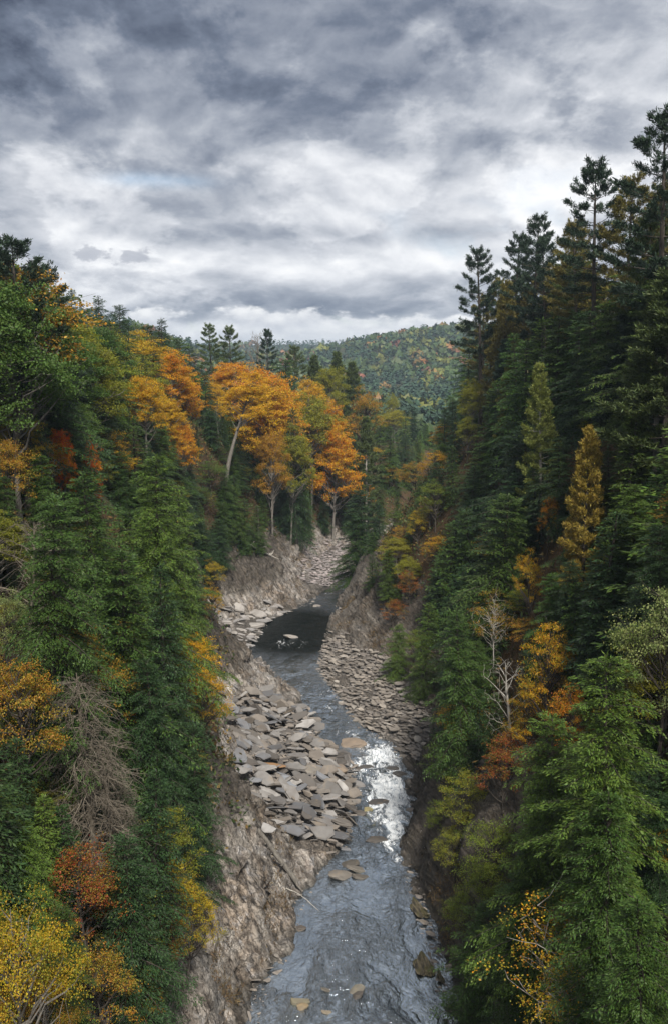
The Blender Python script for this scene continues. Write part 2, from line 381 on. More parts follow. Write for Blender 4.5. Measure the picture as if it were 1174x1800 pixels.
        side = t.m('SUBTRACT', 1.0, t.m('ABSOLUTE', t.n('ShaderNodeSeparateXYZ', {0: t.n('ShaderNodeTexCoord').outputs['Normal']}).outputs[2]))
        c = t.mix(t.m('MULTIPLY', t.mr(lam, .52, .40), t.mr(side, .4, .8)), c, (.06, .05, .042))
        h = t.m('ADD', t.m('MULTIPLY', n, .5), t.m('ADD', t.m('MULTIPLY', lam, .5), t.m('MULTIPLY', fine, .15)))
        bp = t.n('ShaderNodeBump', {'Strength': .8, 'Distance': .06, 'Height': h})
        rough = .7
    p = t.n('ShaderNodeBsdfPrincipled', {'Base Color': c, 'Roughness': rough, 'Specular IOR Level': .35, 'Normal': bp.outputs[0]})
    out(t, p.outputs[0]); return m
M_CLIFF = rock_material('schist_cliff', True)
M_SLAB = rock_material('slate_slab', False)

m, t = new_mat('forest_floor'); M_FLOOR = m
oc = t.n('ShaderNodeTexCoord').outputs['Object']
n = t.noise(oc, .5, 6, .65); nf_ = t.noise(oc, 5, 5, .7)
c = t.mix(t.mr(n, .4, .62), (.055, .040, .026), (.085, .055, .030))
c = t.mix(t.mr(nf_, .5, .62), c, (.15, .085, .035))
c = t.mix(t.mr(t.noise(oc, .9, 4, .6), .55, .68), c, (.035, .042, .016))
bp = t.n('ShaderNodeBump', {'Strength': 1, 'Distance': .3, 'Height': t.m('ADD', n, t.m('MULTIPLY', nf_, .4))})
out(t, t.n('ShaderNodeBsdfPrincipled', {'Base Color': c, 'Roughness': .95, 'Specular IOR Level': .1, 'Normal': bp.outputs[0]}).outputs[0])
m, t = new_mat('far_ground'); M_FARG = m
oc = t.n('ShaderNodeTexCoord').outputs['Object']
c = t.mix(t.mr(t.noise(oc, .02, 5, .6), .4, .6), (.03, .042, .02), (.06, .055, .025))
out(t, t.n('ShaderNodeBsdfPrincipled', {'Base Color': c, 'Roughness': .95, 'Specular IOR Level': .1}).outputs[0])

m, t = new_mat('river_water'); M_WATER = m
oc = t.n('ShaderNodeTexCoord').outputs['Object']
foam = t.n('ShaderNodeAttribute', attribute_name='foam').outputs['Fac']
rough_a = t.n('ShaderNodeAttribute', attribute_name='chop').outputs['Fac']
wob = t.v('ADD', oc, t.scale(t.n('ShaderNodeTexNoise', {'Vector': oc, 'Scale': .35, 'Detail': 3}).outputs[1], 2.0))
w1 = t.noise(t.n('ShaderNodeMapping', {0: wob, 3: (1.0, .45, 1)}).outputs[0], 1.3, 5, .6, .6)
w2 = t.noise(t.n('ShaderNodeMapping', {0: wob, 3: (1.0, .6, 1)}).outputs[0], 4.2, 4, .6, .8)
w3 = t.noise(t.n('ShaderNodeMapping', {0: wob, 3: (1.0, .5, 1)}).outputs[0], .20, 4, .6, .5)
hh = t.m('ADD', t.m('MULTIPLY', w1, .9), t.m('MULTIPLY', w2, .35))
hh = t.m('MULTIPLY', hh, t.m('ADD', .25, t.m('MULTIPLY', rough_a, t.mr(w3, .40, .60, .08, 1.35))))
bp = t.n('ShaderNodeBump', {'Strength': 1.0, 'Distance': .42, 'Height': hh})
deep = t.mix(t.mr(w3, .4, .62), (.012, .017, .022), (.034, .042, .054))
deep = t.mix(t.mr(rough_a, .25, .05), deep, (.004, .006, .006))  # calm pool painted near black, like the dark trees it mirrors
fn = t.noise(t.n('ShaderNodeMapping', {0: wob, 3: (1.0, .38, 1)}).outputs[0], .75, 9, .68, 1.2)
fs = t.noise(t.n('ShaderNodeMapping', {0: wob, 3: (1.6, .35, 1)}).outputs[0], 1.7, 6, .7, 1.4)
fv = t.m('ADD', foam, t.m('ADD', t.m('MULTIPLY', t.m('SUBTRACT', fn, .5), 2.6), t.m('MULTIPLY', t.m('SUBTRACT', fs, .5), 1.6)))
ff = t.m('MULTIPLY', t.mr(fv, .40, .92, 0, 1, True), t.mr(foam, .02, .2), clamp=True)
c = t.mix(ff, deep, t.mix(t.mr(fs, .36, .58), (.42, .47, .52), (.84, .86, .87)))
fl = t.n('ShaderNodeFresnel', {'IOR': 1.6, 'Normal': bp.outputs[0]}).outputs[0]
dif = t.n('ShaderNodeBsdfPrincipled', {'Base Color': c, 'Roughness': t.mr(ff, 0, 1, .3, .8), 'Specular IOR Level': 0.0, 'Normal': bp.outputs[0]})
gl = t.n('ShaderNodeBsdfGlossy', {'Color': (.86, .94, 1, 1), 'Roughness': .09, 'Normal': bp.outputs[0]})
fac = t.m('MULTIPLY', t.n('ShaderNodeMapRange', {0: fl, 1: .05, 2: .8, 3: t.mr(rough_a, .05, .4, .04, .52), 4: t.mr(rough_a, .05, .4, .34, .95)}).outputs[0], t.m('SUBTRACT', 1.0, t.m('MULTIPLY', ff, .97)), clamp=True)
out(t, t.n('ShaderNodeMixShader', {0: fac, 1: dif.outputs[0], 2: gl.outputs[0]}).outputs[0])

# ------------------------------------------------------------------ ground meshes
def add_attr(me, name, arr):
    a = me.attributes.new(name, 'FLOAT', 'POINT'); a.data.foreach_set('value', np.ascontiguousarray(arr, np.float32))
def rock_disp(x, y, z):
    """plate-like relief of the steeply dipping schist: stepped ribs along the strike, cut by cross joints"""
    ax, ay, az_ = .86, .20, -.46                       # plate normal
    wob = .55 * fbm(x / 6, y / 9, z / 6, 3, seed=21)
    u = (x * ax + y * ay + z * az_) + wob
    q = y * .9 + z * .5 - x * .2 + .5 * fbm(x / 3, y / 3, z / 3, 2, seed=22)
    h = 0
    for k, (tu, tq, amp_) in enumerate(((1.55, 5.2, 1.35), (.70, 2.3, .62), (.40, 1.1, .30))):
        s1 = np.floor(u / tu); off = hash3(s1, s1 * 0, s1 * 0, 3 + k)
        s2 = np.floor(q / tq + off * 5)
        f = u / tu - s1
        h = h + (hash3(s1, s2, s1 * 0, 31 + k) - .5 + (f - .5) * .45) * amp_
    big = fbm(x / 7, y / 7, z / 7, 3, seed=41)
    mid = fbm(x / 1.4, y / 1.4, z / 1.4, 3, .55, seed=43)
    return h + big * 1.0 + mid * .22
ys = np.concatenate([np.arange(-80, 40, 5.), np.arange(40, 64, 1.5), np.arange(64, 150, .36), np.arange(150, 232, .5), np.arange(232, 300, .9), np.arange(300, 420, 4.), np.arange(420, 720, 12.)])
NR = 26
din = np.concatenate([np.arange(0, 25, .38), np.arange(25, 45, 1.6), np.arange(45, 120, 6.), np.arange(120, 361, 24.)])
tmid = np.linspace(0, 1, NR)[1:-1]
Y = ys[:, None]
XL, XR = xl(ys)[:, None], xr(ys)[:, None]
X = np.concatenate([XL - din[::-1][None, :], XL + (XR - XL) * tmid[None, :], XR + din[None, :]], 1)
Yg = np.broadcast_to(Y, X.shape)
Z, Dg, WB, WC, LEFT = terrain(X, Yg, True)
# analytic-ish normals by finite differences on the base surface
e = .3
zx = (terrain(X + e, Yg) - terrain(X - e, Yg)) / (2 * e); zy = (terrain(X, Yg + e) - terrain(X, Yg - e)) / (2 * e)
nl = np.sqrt(zx ** 2 + zy ** 2 + 1); NX, NY, NZ = -zx / nl, -zy / nl, 1 / nl
edge = WB + WC + 1.5 + 2.5 * fbm(X / 4, Yg / 4, Z / 4, 3, seed=51)
rockm = sstep(1.5, -1.5, Dg - edge)
bench = sstep(.8, -.8, Dg - WB) * sstep(2.0, 4.0, WB)
amp = rockm * sstep(-1.5, .6, Dg) * (1 - .65 * bench) * np.where(LEFT, 1, 1.25) * sstep(40, 66, Yg)
dsp = rock_disp(X, Yg, Z) * amp
hz = np.hypot(NX, NY)
PX = X + NX * dsp; PY = Yg + NY * dsp; PZ = Z + NZ * dsp + (1 - rockm) * .35 * fbm(X / 2.5, Yg / 2.5, Z * 0, 3, seed=61)
# where the bank should stay out of the water
PZ = np.where((Dg > .25) & (PZ < .06), .06 + .1 * np.clip(Dg, 0, 1), PZ)
ny_, nx_ = X.shape
idx = np.arange(ny_ * nx_).reshape(ny_, nx_)
Q = np.stack([idx[:-1, :-1], idx[:-1, 1:], idx[1:, 1:], idx[1:, :-1]], -1).reshape(-1, 4)
Vall = np.stack([PX, PY, PZ], -1).reshape(-1, 3)
rf = rockm.ravel()[Q].mean(1); df = Dg.ravel()[Q].mean(1); lf = LEFT.ravel()[Q].mean(1) > .5
moss_shade_all = (np.where(LEFT, 0.0, 1.0) * sstep(175, 120, Yg) * (1 - bench * .95) * sstep(-.5, 1, Dg) + np.where(LEFT, .95, .6) * sstep(3.5, 8, Dg - WB) * rockm
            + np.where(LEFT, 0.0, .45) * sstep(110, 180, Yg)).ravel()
def submesh(name, mask, mat, attrs=(), smooth=True):
    q = Q[mask]; used, inv = np.unique(q, return_inverse=True)
    me = mesh_quads(name, Vall[used], inv.reshape(-1, 4), mat, smooth)
    for an, arr in attrs: add_attr(me, an, np.clip(arr[used], 0, 1))
    return me
is_rock = rf > .5
bench_shade_all = (bench * sstep(.2, 1.0, Dg)).ravel() * 1.0
link('riverbed', submesh('riverbed', df <= 0, M_CLIFF, [('moss_shade', moss_shade_all), ('gravel', bench_shade_all)], False), kind='structure')
link('rock_cliff', submesh('rock_cliff', is_rock & (df > 0) & lf, M_CLIFF, [('moss_shade', moss_shade_all), ('gravel', bench_shade_all)], False), kind='structure')
link('rock_cliff', submesh('rock_cliff', is_rock & (df > 0) & ~lf, M_CLIFF, [('moss_shade', moss_shade_all), ('gravel', bench_shade_all)], False), kind='structure')
link('hillside', submesh('hillside', ~is_rock & (df > 0) & lf, M_FLOOR), kind='structure')
link('hillside', submesh('hillside', ~is_rock & (df > 0) & ~lf, M_FLOOR), kind='structure')
# wide country beyond: one coarse sheet, sunk below the detailed one where they overlap
gx = np.concatenate([np.linspace(-5000, -2600, 9), np.linspace(-2400, -400, 41), np.linspace(-360, 1000, 69), np.linspace(1050, 2600, 32), np.linspace(3000, 5000, 6)])
gy = np.concatenate([np.linspace(-4000, -300, 12), np.linspace(-200, 400, 13), np.linspace(420, 2700, 115), np.linspace(2800, 6000, 40)])
GX, GY = np.meshgrid(gx, gy)
GZ = terrain(GX, GY)
inside = (np.abs(GX) < 375) & (GY < 690) & (GY > -90)
GZ = np.where(inside, np.minimum(GZ, 0) - 9, GZ - 1.0)
gi = np.arange(GX.size).reshape(GX.shape)
Qf = np.stack([gi[:-1, :-1], gi[:-1, 1:], gi[1:, 1:], gi[1:, :-1]], -1).reshape(-1, 4)
link('hills', mesh_quads('hills', np.stack([GX, GY, GZ], -1).reshape(-1, 3), Qf, M_FARG, True), kind='structure')

# ------------------------------------------------------------------ river
wy = np.concatenate([np.arange(-80, 60, 4.), np.arange(60, 150, .33), np.arange(150, 232, .6), np.arange(232, 420, 3.)])
tw = np.linspace(0, 1, 84)
WX = (xl(wy) - 1.3)[:, None] + (xr(wy) - xl(wy) + 2.6)[:, None] * tw[None, :]
WY = np.broadcast_to(wy[:, None], WX.shape)
ppx, ppy, _d = project(WX, WY, WX * 0)
def blob(cx, cy, sx, sy, rot=0.0):
    c, s = math.cos(rot), math.sin(rot); a = (ppx - cx) * c + (ppy - cy) * s; b = -(ppx - cx) * s + (ppy - cy) * c
    return np.exp(-(a / sx) ** 2 - (b / sy) ** 2)
# rapids: where the water drops over ledges (positions in plan, measured from the photo)
foam = np.clip(.86 * blob(672, 1325, 46, 22, .3) + .6 * blob(630, 1350, 26, 16) + .85 * blob(690, 1385, 34, 30, .6) + .84 * blob(690, 1450, 28, 46) + .5 * blob(655, 1400, 44, 50)
               + .33 * blob(575, 1232, 26, 30) + .28 * blob(520, 1186, 50, 5) + .34 * blob(500, 1130, 52, 9) + .20 * blob(600, 1290, 60, 20) + .3 * blob(575, 1043, 34, 4)
               + .16 * blob(690, 1530, 40, 40), 0, 1)
pool = np.clip(1.3 * blob(520, 1112, 120, 46), 0, 1)
chop = np.clip(.45 + .8 * blob(670, 1380, 70, 110) + .5 * blob(560, 1240, 70, 60) + .55 * blob(710, 1770, 160, 40) - .55 * pool - .12 * blob(520, 1650, 90, 80), .05, 1.2)
WZ = .10 * chop * fbm(WX / 1.6, WY / 2.6, WX * 0, 3, seed=71) + .04 * fbm(WX / .6, WY / .9, WX * 0, 2, seed=72) * chop
WZ = WZ + foam * (.34 * fbm(WX / 1.3, WY / 1.0, WX * 0, 3, seed=73) + .12)
wi = np.arange(WX.size).reshape(WX.shape)
Qw = np.stack([wi[:-1, :-1], wi[:-1, 1:], wi[1:, 1:], wi[1:, :-1]], -1).reshape(-1, 4)
me = mesh_quads('river_water', np.stack([WX, WY, WZ], -1).reshape(-1, 3), Qw, M_WATER, True)
add_attr(me, 'foam', foam.ravel()); add_attr(me, 'chop', chop.ravel())
link('river_water', me, kind='structure')

# ------------------------------------------------------------------ tree prototypes (meshes only; every tree is its own object set)
def unit(v): return v / (np.linalg.norm(v, axis=-1, keepdims=True) + 1e-9)
UP = np.array([0, 0, 1.])

def conifer_meshes(seed, H=20., R=4.2, nb=150, start=.05, dens=1.0, lf=1.0, droop=.28, ragged=.15, pw=.60):
    """hemlock: flat drooping sprays in fans along every branch"""
    r = np.random.default_rng(seed); fol = MB(); wood = MB(); limb = wood
    k = 9; hh = np.linspace(0, H, k)
    bend = np.stack([np.sin(hh / H * 2.1 + seed) * .25, np.cos(hh / H * 1.7 + seed) * .25, hh], -1)
    bend[:, :2] -= bend[0, :2]
    wood.tube(bend, .34 * (H / 20) * (1 - hh / H) ** .8 + .02, 7)
    ga = r.uniform(0, 6.28)
    lobes = r.uniform(.62, 1.25, 8)
    for i in range(nb):
        h = start + (.985 - start) * ((i + r.uniform(0, 1)) / nb) ** .92
        ga += 2.39996 + r.normal(0, .25)
        prof_ = (1 - h) ** pw * (1.0 if h > start + .12 else .75 + .25 * (h - start) / .12)
        L = R * prof_ * r.uniform(1 - ragged * 2.4, 1 + ragged * 1.3) * lobes[int((ga % 6.2832) / 6.2832 * 8) % 8] + .35
        a = math.radians(np.interp(h, [0, .5, .85, 1], [-8, 4, 22, 50]) + r.normal(0, 7))
        dh = np.array([math.cos(ga), math.sin(ga), 0])
        base = np.array([np.interp(h * H, hh, bend[:, 0]), np.interp(h * H, hh, bend[:, 1]), h * H])
        s = np.linspace(0, 1, 6)
        P = base + (dh * math.cos(a))[None] * (s * L)[:, None] + UP[None] * (math.sin(a) * s * L - droop * (s ** 2) * L)[:, None]
        if L > .8: limb.tube(P, .045 * (1 - s * .9) * (L / 4 + .3), 3)
        # branchlets
        m = max(4, int((4 + L * 6.2) * dens / lf ** .5))
        sb = np.sort(r.uniform(.10, 1, m)); side = np.where(np.arange(m) % 2, 1., -1.)
        tang = unit(np.gradient(P, axis=0))
        B = np.stack([np.interp(sb, s, P[:, c]) for c in range(3)], -1)
        T = unit(np.stack([np.interp(sb, s, tang[:, c]) for c in range(3)], -1))
        S = unit(np.cross(T, UP)) * side[:, None]
        bl = (L * .36 * (1.05 - sb) ** .8 + .28) * r.uniform(.7, 1.15, m)
        bd = unit(T * r.uniform(.5, .9, m)[:, None] + S * 1.0 + UP * r.normal(-.05, .16, m)[:, None])
        q = np.maximum(2, np.round(bl * 3.1 * dens / lf + 1)).astype(int)
        rep = np.repeat(np.arange(m), q)
        off = np.concatenate([np.linspace(.12, 1, qq) for qq in q])
        n_ = len(rep)
        lp = B[rep] + bd[rep] * (bl[rep] * off * .9)[:, None] - UP * (.16 * (off ** 2) * bl[rep])[:, None] + r.normal(0, .035, (n_, 3))
        ld = unit(bd[rep] + S[rep] * r.normal(0, .55, n_)[:, None] + T[rep] * r.uniform(.1, .7, n_)[:, None] + UP * r.normal(-.22, .28, n_)[:, None])
        ln = unit(UP + r.normal(0, .38, (n_, 3)))
        fol.leaves(lp, ld, ln, r.uniform(.28, .52, n_) * lf, r.uniform(.11, .2, n_) * lf * .9, .25, .42)
    # leader
    n_ = 14
    lp = np.stack([np.full(n_, bend[-1, 0]), np.full(n_, bend[-1, 1]), np.linspace(H * .965, H * 1.0, n_)], -1)
    fol.leaves(lp, r.normal(0, .5, (n_, 3)) + UP * .9, r.normal(0, 1, (n_, 3)), .4, .14)
    return fol.mesh('hemlock_foliage', M_CONIFER), wood.mesh('trunk', M_BARK, True)

def pine_meshes(seed, H=26., R=4.0, start=.45, whorl=.95, dens=1.0, taper=.55, trunk_mat=None, up=12):
    """white pine: separated whorls of long level boughs with tufts of needles"""
    r = np.random.default_rng(seed); fol = MB(); wood = MB(); limb = wood
    k = 9; hh = np.linspace(0, H, k)
    bend = np.stack([np.sin(hh / H * 1.6 + seed) * .35, np.cos(hh / H * 2.3 + seed) * .3, hh], -1); bend[:, :2] -= bend[0, :2]
    wood.tube(bend, .30 * (H / 24) * (1 - hh / H) ** .7 + .025, 7)
    def bough(h, ga, L, rise, bare=False):
        dh = np.array([math.cos(ga), math.sin(ga), 0.])
        base = np.array([np.interp(h, hh, bend[:, 0]), np.interp(h, hh, bend[:, 1]), h])
        s = np.linspace(0, 1, 7)
        a = math.radians(rise)
        zc = math.sin(a) * s * L - .16 * L * s + .20 * L * s ** 2.6
        P = base + (dh * math.cos(a))[None] * (s * L)[:, None] + UP[None] * zc[:, None]
        limb.tube(P, .05 * (1 - s * .88) * (L / 4 + .25), 3)
        if bare: return
        m = max(3, int(3 + L * 3.4 * dens))
        sb = np.concatenate([r.uniform(.32, 1, m - 1), [1.0]]); 
        tang = unit(np.gradient(P, axis=0))
        B = np.stack([np.interp(sb, s, P[:, c]) for c in range(3)], -1); T = np.stack([np.interp(sb, s, tang[:, c]) for c in range(3)], -1)
        S = unit(np.cross(T, UP)) * np.where(r.uniform(0, 1, m) > .5, 1., -1.)[:, None]
        bl = (.30 + .30 * L * (1.08 - sb)) * r.uniform(.6, 1.2, m)
        bd = unit(T * .9 + S * r.uniform(.3, 1.1, m)[:, None] + UP * r.uniform(0, .35, m)[:, None])
        tips = np.concatenate([B + bd * (bl * f)[:, None] for f in (.45, .75, 1.0)]); tb = np.concatenate([bd] * 3)
        kk = int(9 * dens)
        n_ = len(tips) * kk
        lp = np.repeat(tips, kk, 0) + r.normal(0, .10, (n_, 3)); tb = np.repeat(tb, kk, 0)
        ld = unit(tb * .8 + UP * .35 + r.normal(0, .62, (n_, 3)))
        fol.leaves(lp, ld, unit(UP * .6 + r.normal(0, .7, (n_, 3))), r.uniform(.26, .46, n_), r.uniform(.05, .10, n_), .1, .55)
    h = H * start
    while h < H * .985:
        t_ = (h / H - start) / (1 - start)
        nbr = r.integers(4, 7)
        a0 = r.uniform(0, 6.28)
        for b in range(nbr):
            Lb = R * ((1 - t_) ** taper) * (min(1, .55 + t_ * 2.2)) * r.uniform(.55, 1.12) + .25
            bough(h + r.normal(0, .14), a0 + b * 6.283 / nbr + r.normal(0, .25), Lb, np.interp(t_, [0, .6, 1], [up - 8, up + 4, 55]) + r.normal(0, 6))
        h += whorl * r.uniform(.7, 1.25) * (1 - .45 * t_)
    for _ in range(int(14 * start * 2)):           # dead lower limbs
        bough(r.uniform(H * .05, H * start), r.uniform(0, 6.28), r.uniform(.6, 2.2), r.uniform(-15, 10), True)
    n_ = 30
    lp = np.stack([np.full(n_, bend[-1, 0]), np.full(n_, bend[-1, 1]), np.linspace(H * .96, H, n_)], -1)
    fol.leaves(lp, r.normal(0, .5, (n_, 3)) + UP, r.normal(0, 1, (n_, 3)), .4, .08)
    return fol.mesh('pine_foliage', M_CONIFER), wood.mesh('trunk', trunk_mat or M_BARK, True)

def curve(p0, p1, bow, r, k=6):
    s = np.linspace(0, 1, k)[:, None]
    mid = (p0 + p1) / 2 + bow
    return (1 - s) ** 2 * p0 + 2 * s * (1 - s) * mid + s ** 2 * p1 + r.normal(0, .04, (k, 3)) * np.sin(s * math.pi) * np.linalg.norm(p1 - p0)

def broad_meshes(seed, H=16., R=4.5, bole=.3, clumps=64, per=150, leaf=.26, mat=None, lean=0.0, flat=.45, bark=None, crown_low=.22, sparse=False):
    """broadleaf: forked limbs carrying flat layered clumps of leaves"""
    r = np.random.default_rng(seed); fol = MB(); wood = MB(); limb = wood
    bark = bark or M_BARK_GREY
    top = np.array([lean * H, 0, H * .86]); k = 8
    hh = np.linspace(0, 1, k)
    axis = np.stack([lean * H * hh ** 1.3 + np.sin(hh * 4 + seed) * .22, np.cos(hh * 3 + seed) * .25 - math.cos(seed) * .25, hh * H * .88], -1); axis[:, 0] -= axis[0, 0]
    wood.tube(axis, .26 * (H / 16) * (.55 if sparse else 1) * (1 - hh * .88), 7)
    cz0, cz1 = H * (bole + crown_low * .2), H
    for i in range(clumps):
        # spread over an uneven ellipsoid, biased to its skin
        v = unit(r.normal(0, 1, 3)); rad = r.uniform(.35, 1.0) ** .5
        if v[2] < -.55: v[2] *= -.6
        hz_ = (cz0 + cz1) / 2 + v[2] * rad * (cz1 - cz0) / 2 * .96
        tt = (hz_ - cz0) / (cz1 - cz0)
        wide = R * (.55 + .55 * math.sin(math.pi * min(1, max(0, tt * .92 + .08)) ** .8)) * .92
        ax = np.array([np.interp(hz_, axis[:, 2], axis[:, 0]), np.interp(hz_, axis[:, 2], axis[:, 1])])
        C = np.array([ax[0] + v[0] * rad * wide, ax[1] + v[1] * rad * wide, hz_])
        hb = max(H * bole * .8, hz_ - np.hypot(*(C[:2] - ax)) * r.uniform(.5, 1.0) - .4)
        hb = min(hb, H * .84)
        p0 = np.array([np.interp(hb, axis[:, 2], axis[:, 0]), np.interp(hb, axis[:, 2], axis[:, 1]), hb])
        Pc = curve(p0, C, np.array([0, 0, -.06 * np.linalg.norm(C - p0)]) + r.normal(0, .15, 3), r)
        limb.tube(Pc, (.03 + .016 * np.linalg.norm(C - p0)) * (.5 if sparse else 1) * np.linspace(1, .18, 6), 4)
        for _ in range(2):                               # side twigs
            q = Pc[r.integers(3, 6)]; limb.tube(curve(q, q + r.normal(0, .8, 3) + UP * .2, r.normal(0, .1, 3), r, 4), np.linspace(.022, .006, 4), 3)
        m_ = int(per * r.uniform(.6, 1.35)); cr = r.uniform(.55, 1.15) * R / 4.5
        # each clump: 4-6 small sprays rather than one ball
        ns = r.integers(4, 7) if not sparse else 3
        sc_ = C + r.normal(0, 1, (ns, 3)) * np.array([cr * .75, cr * .75, cr * flat])
        which = r.integers(0, ns, m_)
        lp = sc_[which] + r.normal(0, 1, (m_, 3)) * np.array([cr * .42, cr * .42, cr * .16])
        outd = unit(lp - np.array([ax[0], ax[1], hz_ - 1.5]))
        ld = unit(outd * .6 + r.normal(0, .7, (m_, 3)) - UP * .35)
        fol.leaves(lp, ld, unit(UP * .8 + outd * .3 + r.normal(0, .5, (m_, 3))), r.uniform(.7, 1.25, m_) * leaf, r.uniform(.6, .95, m_) * leaf, .12, .45)
    return fol.mesh('leaf_foliage', mat or M_BROAD), wood.mesh('trunk', bark, True)

def bare_meshes(seed, H=14., R=3.2, droop=.5, nb=90, mat=None, conic=True, twigs=9):
    """leafless tree: trunk, limbs and many fine drooping twigs"""
    r = np.random.default_rng(seed); wood = MB(); limb = wood; tw_ = MB()
    k = 8; hh = np.linspace(0, H, k)
    bend = np.stack([np.sin(hh / H * 3 + seed) * .3, np.cos(hh / H * 2 + seed) * .3, hh], -1); bend[:, :2] -= bend[0, :2]
    wood.tube(bend, .22 * (H / 14) * (1 - hh / H) ** .7 + .02, 6)
    ga = 0
    for i in range(nb):
        h = H * (.12 + .86 * (i / nb)); ga += 2.4 + r.normal(0, .3)
        L = (R * (1 - h / H) ** .6 if conic else R * math.sin(math.pi * (h / H) ** 1.2)) * r.uniform(.55, 1.15) + .3
        a = math.radians(r.normal(12, 10) if conic else r.normal(42, 10))
        base = np.array([np.interp(h, hh, bend[:, 0]), np.interp(h, hh, bend[:, 1]), h]); dh = np.array([math.cos(ga), math.sin(ga), 0.])
        s = np.linspace(0, 1, 7)
        P = base + (dh * math.cos(a))[None] * (s * L)[:, None] + UP * (math.sin(a) * s * L - droop * s ** 2 * L)[:, None] + r.normal(0, .05, (7, 3)) * s[:, None]
        limb.tube(P, (.022 + .014 * L) * (1 - s * .85), 4)
        for j in range(twigs):
            q = P[r.integers(2, 7)]; ln = r.uniform(.4, 1.3)
            d = unit(dh * .6 + r.normal(0, .6, 3)); d2 = q + d * ln - UP * droop * ln * .9
            pc = curve(q, d2, UP * .12 * ln, r, 4); tw_.tube(pc, np.linspace(.016, .007, 4), 3)
            for _ in range(2):
                q2 = pc[r.integers(1, 4)]; tw_.tube(curve(q2, q2 + unit(r.normal(0, 1, 3)) * .35 - UP * droop * .5, r.normal(0, .04, 3), r, 3), np.linspace(.009, .005, 3), 3)
    mt = mat or M_TWIG
    return tw_.mesh('twigs', mt), wood.mesh('trunk', mt, True)

PROTO = {}
def proto(key, H, R, meshes): PROTO.setdefault(key, []).append((H, R, meshes))
for sdd in range(4): proto('hemlock', 20, 4.2, conifer_meshes(100 + sdd, 20, 4.2 + .35 * sdd, 165 + 8 * sdd, .04, 1.1, lf=.72, ragged=.12 + .05 * sdd, pw=(.62, .50, .42, .46)[sdd]))
for sdd in range(2): proto('spire', 18, 2.9, conifer_meshes(120 + sdd, 18, 2.9, 130, .04, 1.0, droop=.18))
for sdd in range(2): proto('bighemlock', 22, 5.0, conifer_meshes(130 + sdd, 22, 5.0, 230, .04, 1.3, lf=.54, ragged=.24, droop=.34, pw=.46))
for sdd in range(4): proto('pine', 26, 4.6, pine_meshes(140 + sdd, 26, 4.6, .44 + .03 * sdd, 1.5, 1.15, .5))
for sdd in range(2): proto('fullpine', 18, 3.8, pine_meshes(150 + sdd, 18, 3.8, .12, .85, 1.3, .75))
proto('palepine', 20, 3.4, pine_meshes(160, 20, 3.6, .16, 1.0, 1.35, .75, M_BARK_PALE))
for sdd in range(4): proto('maple', 17, 4.6, broad_meshes(170 + sdd, 17, 4.6, .15, 84, 250, .20, M_MAPLE))
proto('leanmaple', 26, 3.9, broad_meshes(180, 26, 3.9, .36, 66, 240, .20, M_MAPLE, lean=.16, bark=M_BARK_GREY))
for sdd in range(3): proto('broad', 15, 4.4, broad_meshes(190 + sdd, 15, 4.4, .25, 70, 280, .17, M_BROAD))
for sdd in range(4): proto('mixed', 11, 3.4, broad_meshes(200 + sdd, 11, 3.4, .22, 52, 170, .13, M_MIXED, flat=.35, bark=M_BARK))
for sdd in range(2): proto('nearbroad', 13, 4.4, broad_meshes(260 + sdd, 13, 4.4, .2, 46, 360, .12, M_MIXED, flat=.3))
for sdd in range(2): proto('sparse', 12, 3.0, broad_meshes(210 + sdd, 12, 3.0, .25, 40, 84, .10, M_MIXED, flat=.5, bark=M_BARK_PALE, sparse=True))
proto('deadconifer', 14, 3.2, bare_meshes(220, 14, 3.2, .42, 120, M_TWIG, True, 13))
for sdd in range(2): proto('bare', 10, 3.2, bare_meshes(230 + sdd, 10, 3.2, .1, 46, M_TWIG, False, 6))
proto('palebare', 11, 3.4, bare_meshes(240, 11, 3.4, .05, 26, M_BARK_PALE, False, 4))
for sdd in range(2): proto('shrub', 4, 2.2, broad_meshes(250 + sdd, 4, 2.2, .05, 24, 90, .17, M_MIXED, flat=.5, bark=M_BARK))
NAMES = {'hemlock': 'hemlock_tree', 'spire': 'hemlock_tree', 'bighemlock': 'hemlock_tree', 'pine': 'pine_tree', 'fullpine': 'pine_tree', 'palepine': 'pine_tree',
         'maple': 'maple_tree', 'leanmaple': 'maple_tree', 'broad': 'broadleaf_tree', 'mixed': 'broadleaf_tree', 'sparse': 'birch_tree', 'deadconifer': 'bare_tree',
         'bare': 'bare_tree', 'palebare': 'bare_tree', 'shrub': 'shrub', 'nearbroad': 'broadleaf_tree'}
CROWN = {'deadconifer': 'twigs', 'bare': 'twigs', 'palebare': 'twigs'}
def plant(kind, x, y, H, color, label, group=None, wf=1.0, rot=None, variant=None, sink=.4, z=None, tilt=None):
    pr = PROTO[kind]; h0, r0, ms = pr[(variant if variant is not None else random.randrange(len(pr))) % len(pr)]
    s = H / h0
    z = float(terrain(x, y)) - sink if z is None else z
    e = bpy.data.objects.new(NAMES[kind], None); COL.objects.link(e)
    e.empty_display_size = .5
    e.location = (x, y, z); e.scale = (s * wf, s * wf, s)
    e.rotation_euler = tilt + ((rot if rot is not None else random.uniform(0, 6.28)),) if tilt else (random.gauss(0, .035), random.gauss(0, .035), rot if rot is not None else random.uniform(0, 6.28))
    e['label'] = label; e['category'] = 'shrub' if kind == 'shrub' else 'tree'
    if group: e['group'] = group
    f = bpy.data.objects.new(CROWN.get(kind, 'crown'), ms[0]); COL.objects.link(f); f.parent = e; f.color = (*color, 1)
    o = bpy.data.objects.new('trunk', ms[1]); COL.objects.link(o); o.parent = e
    return e

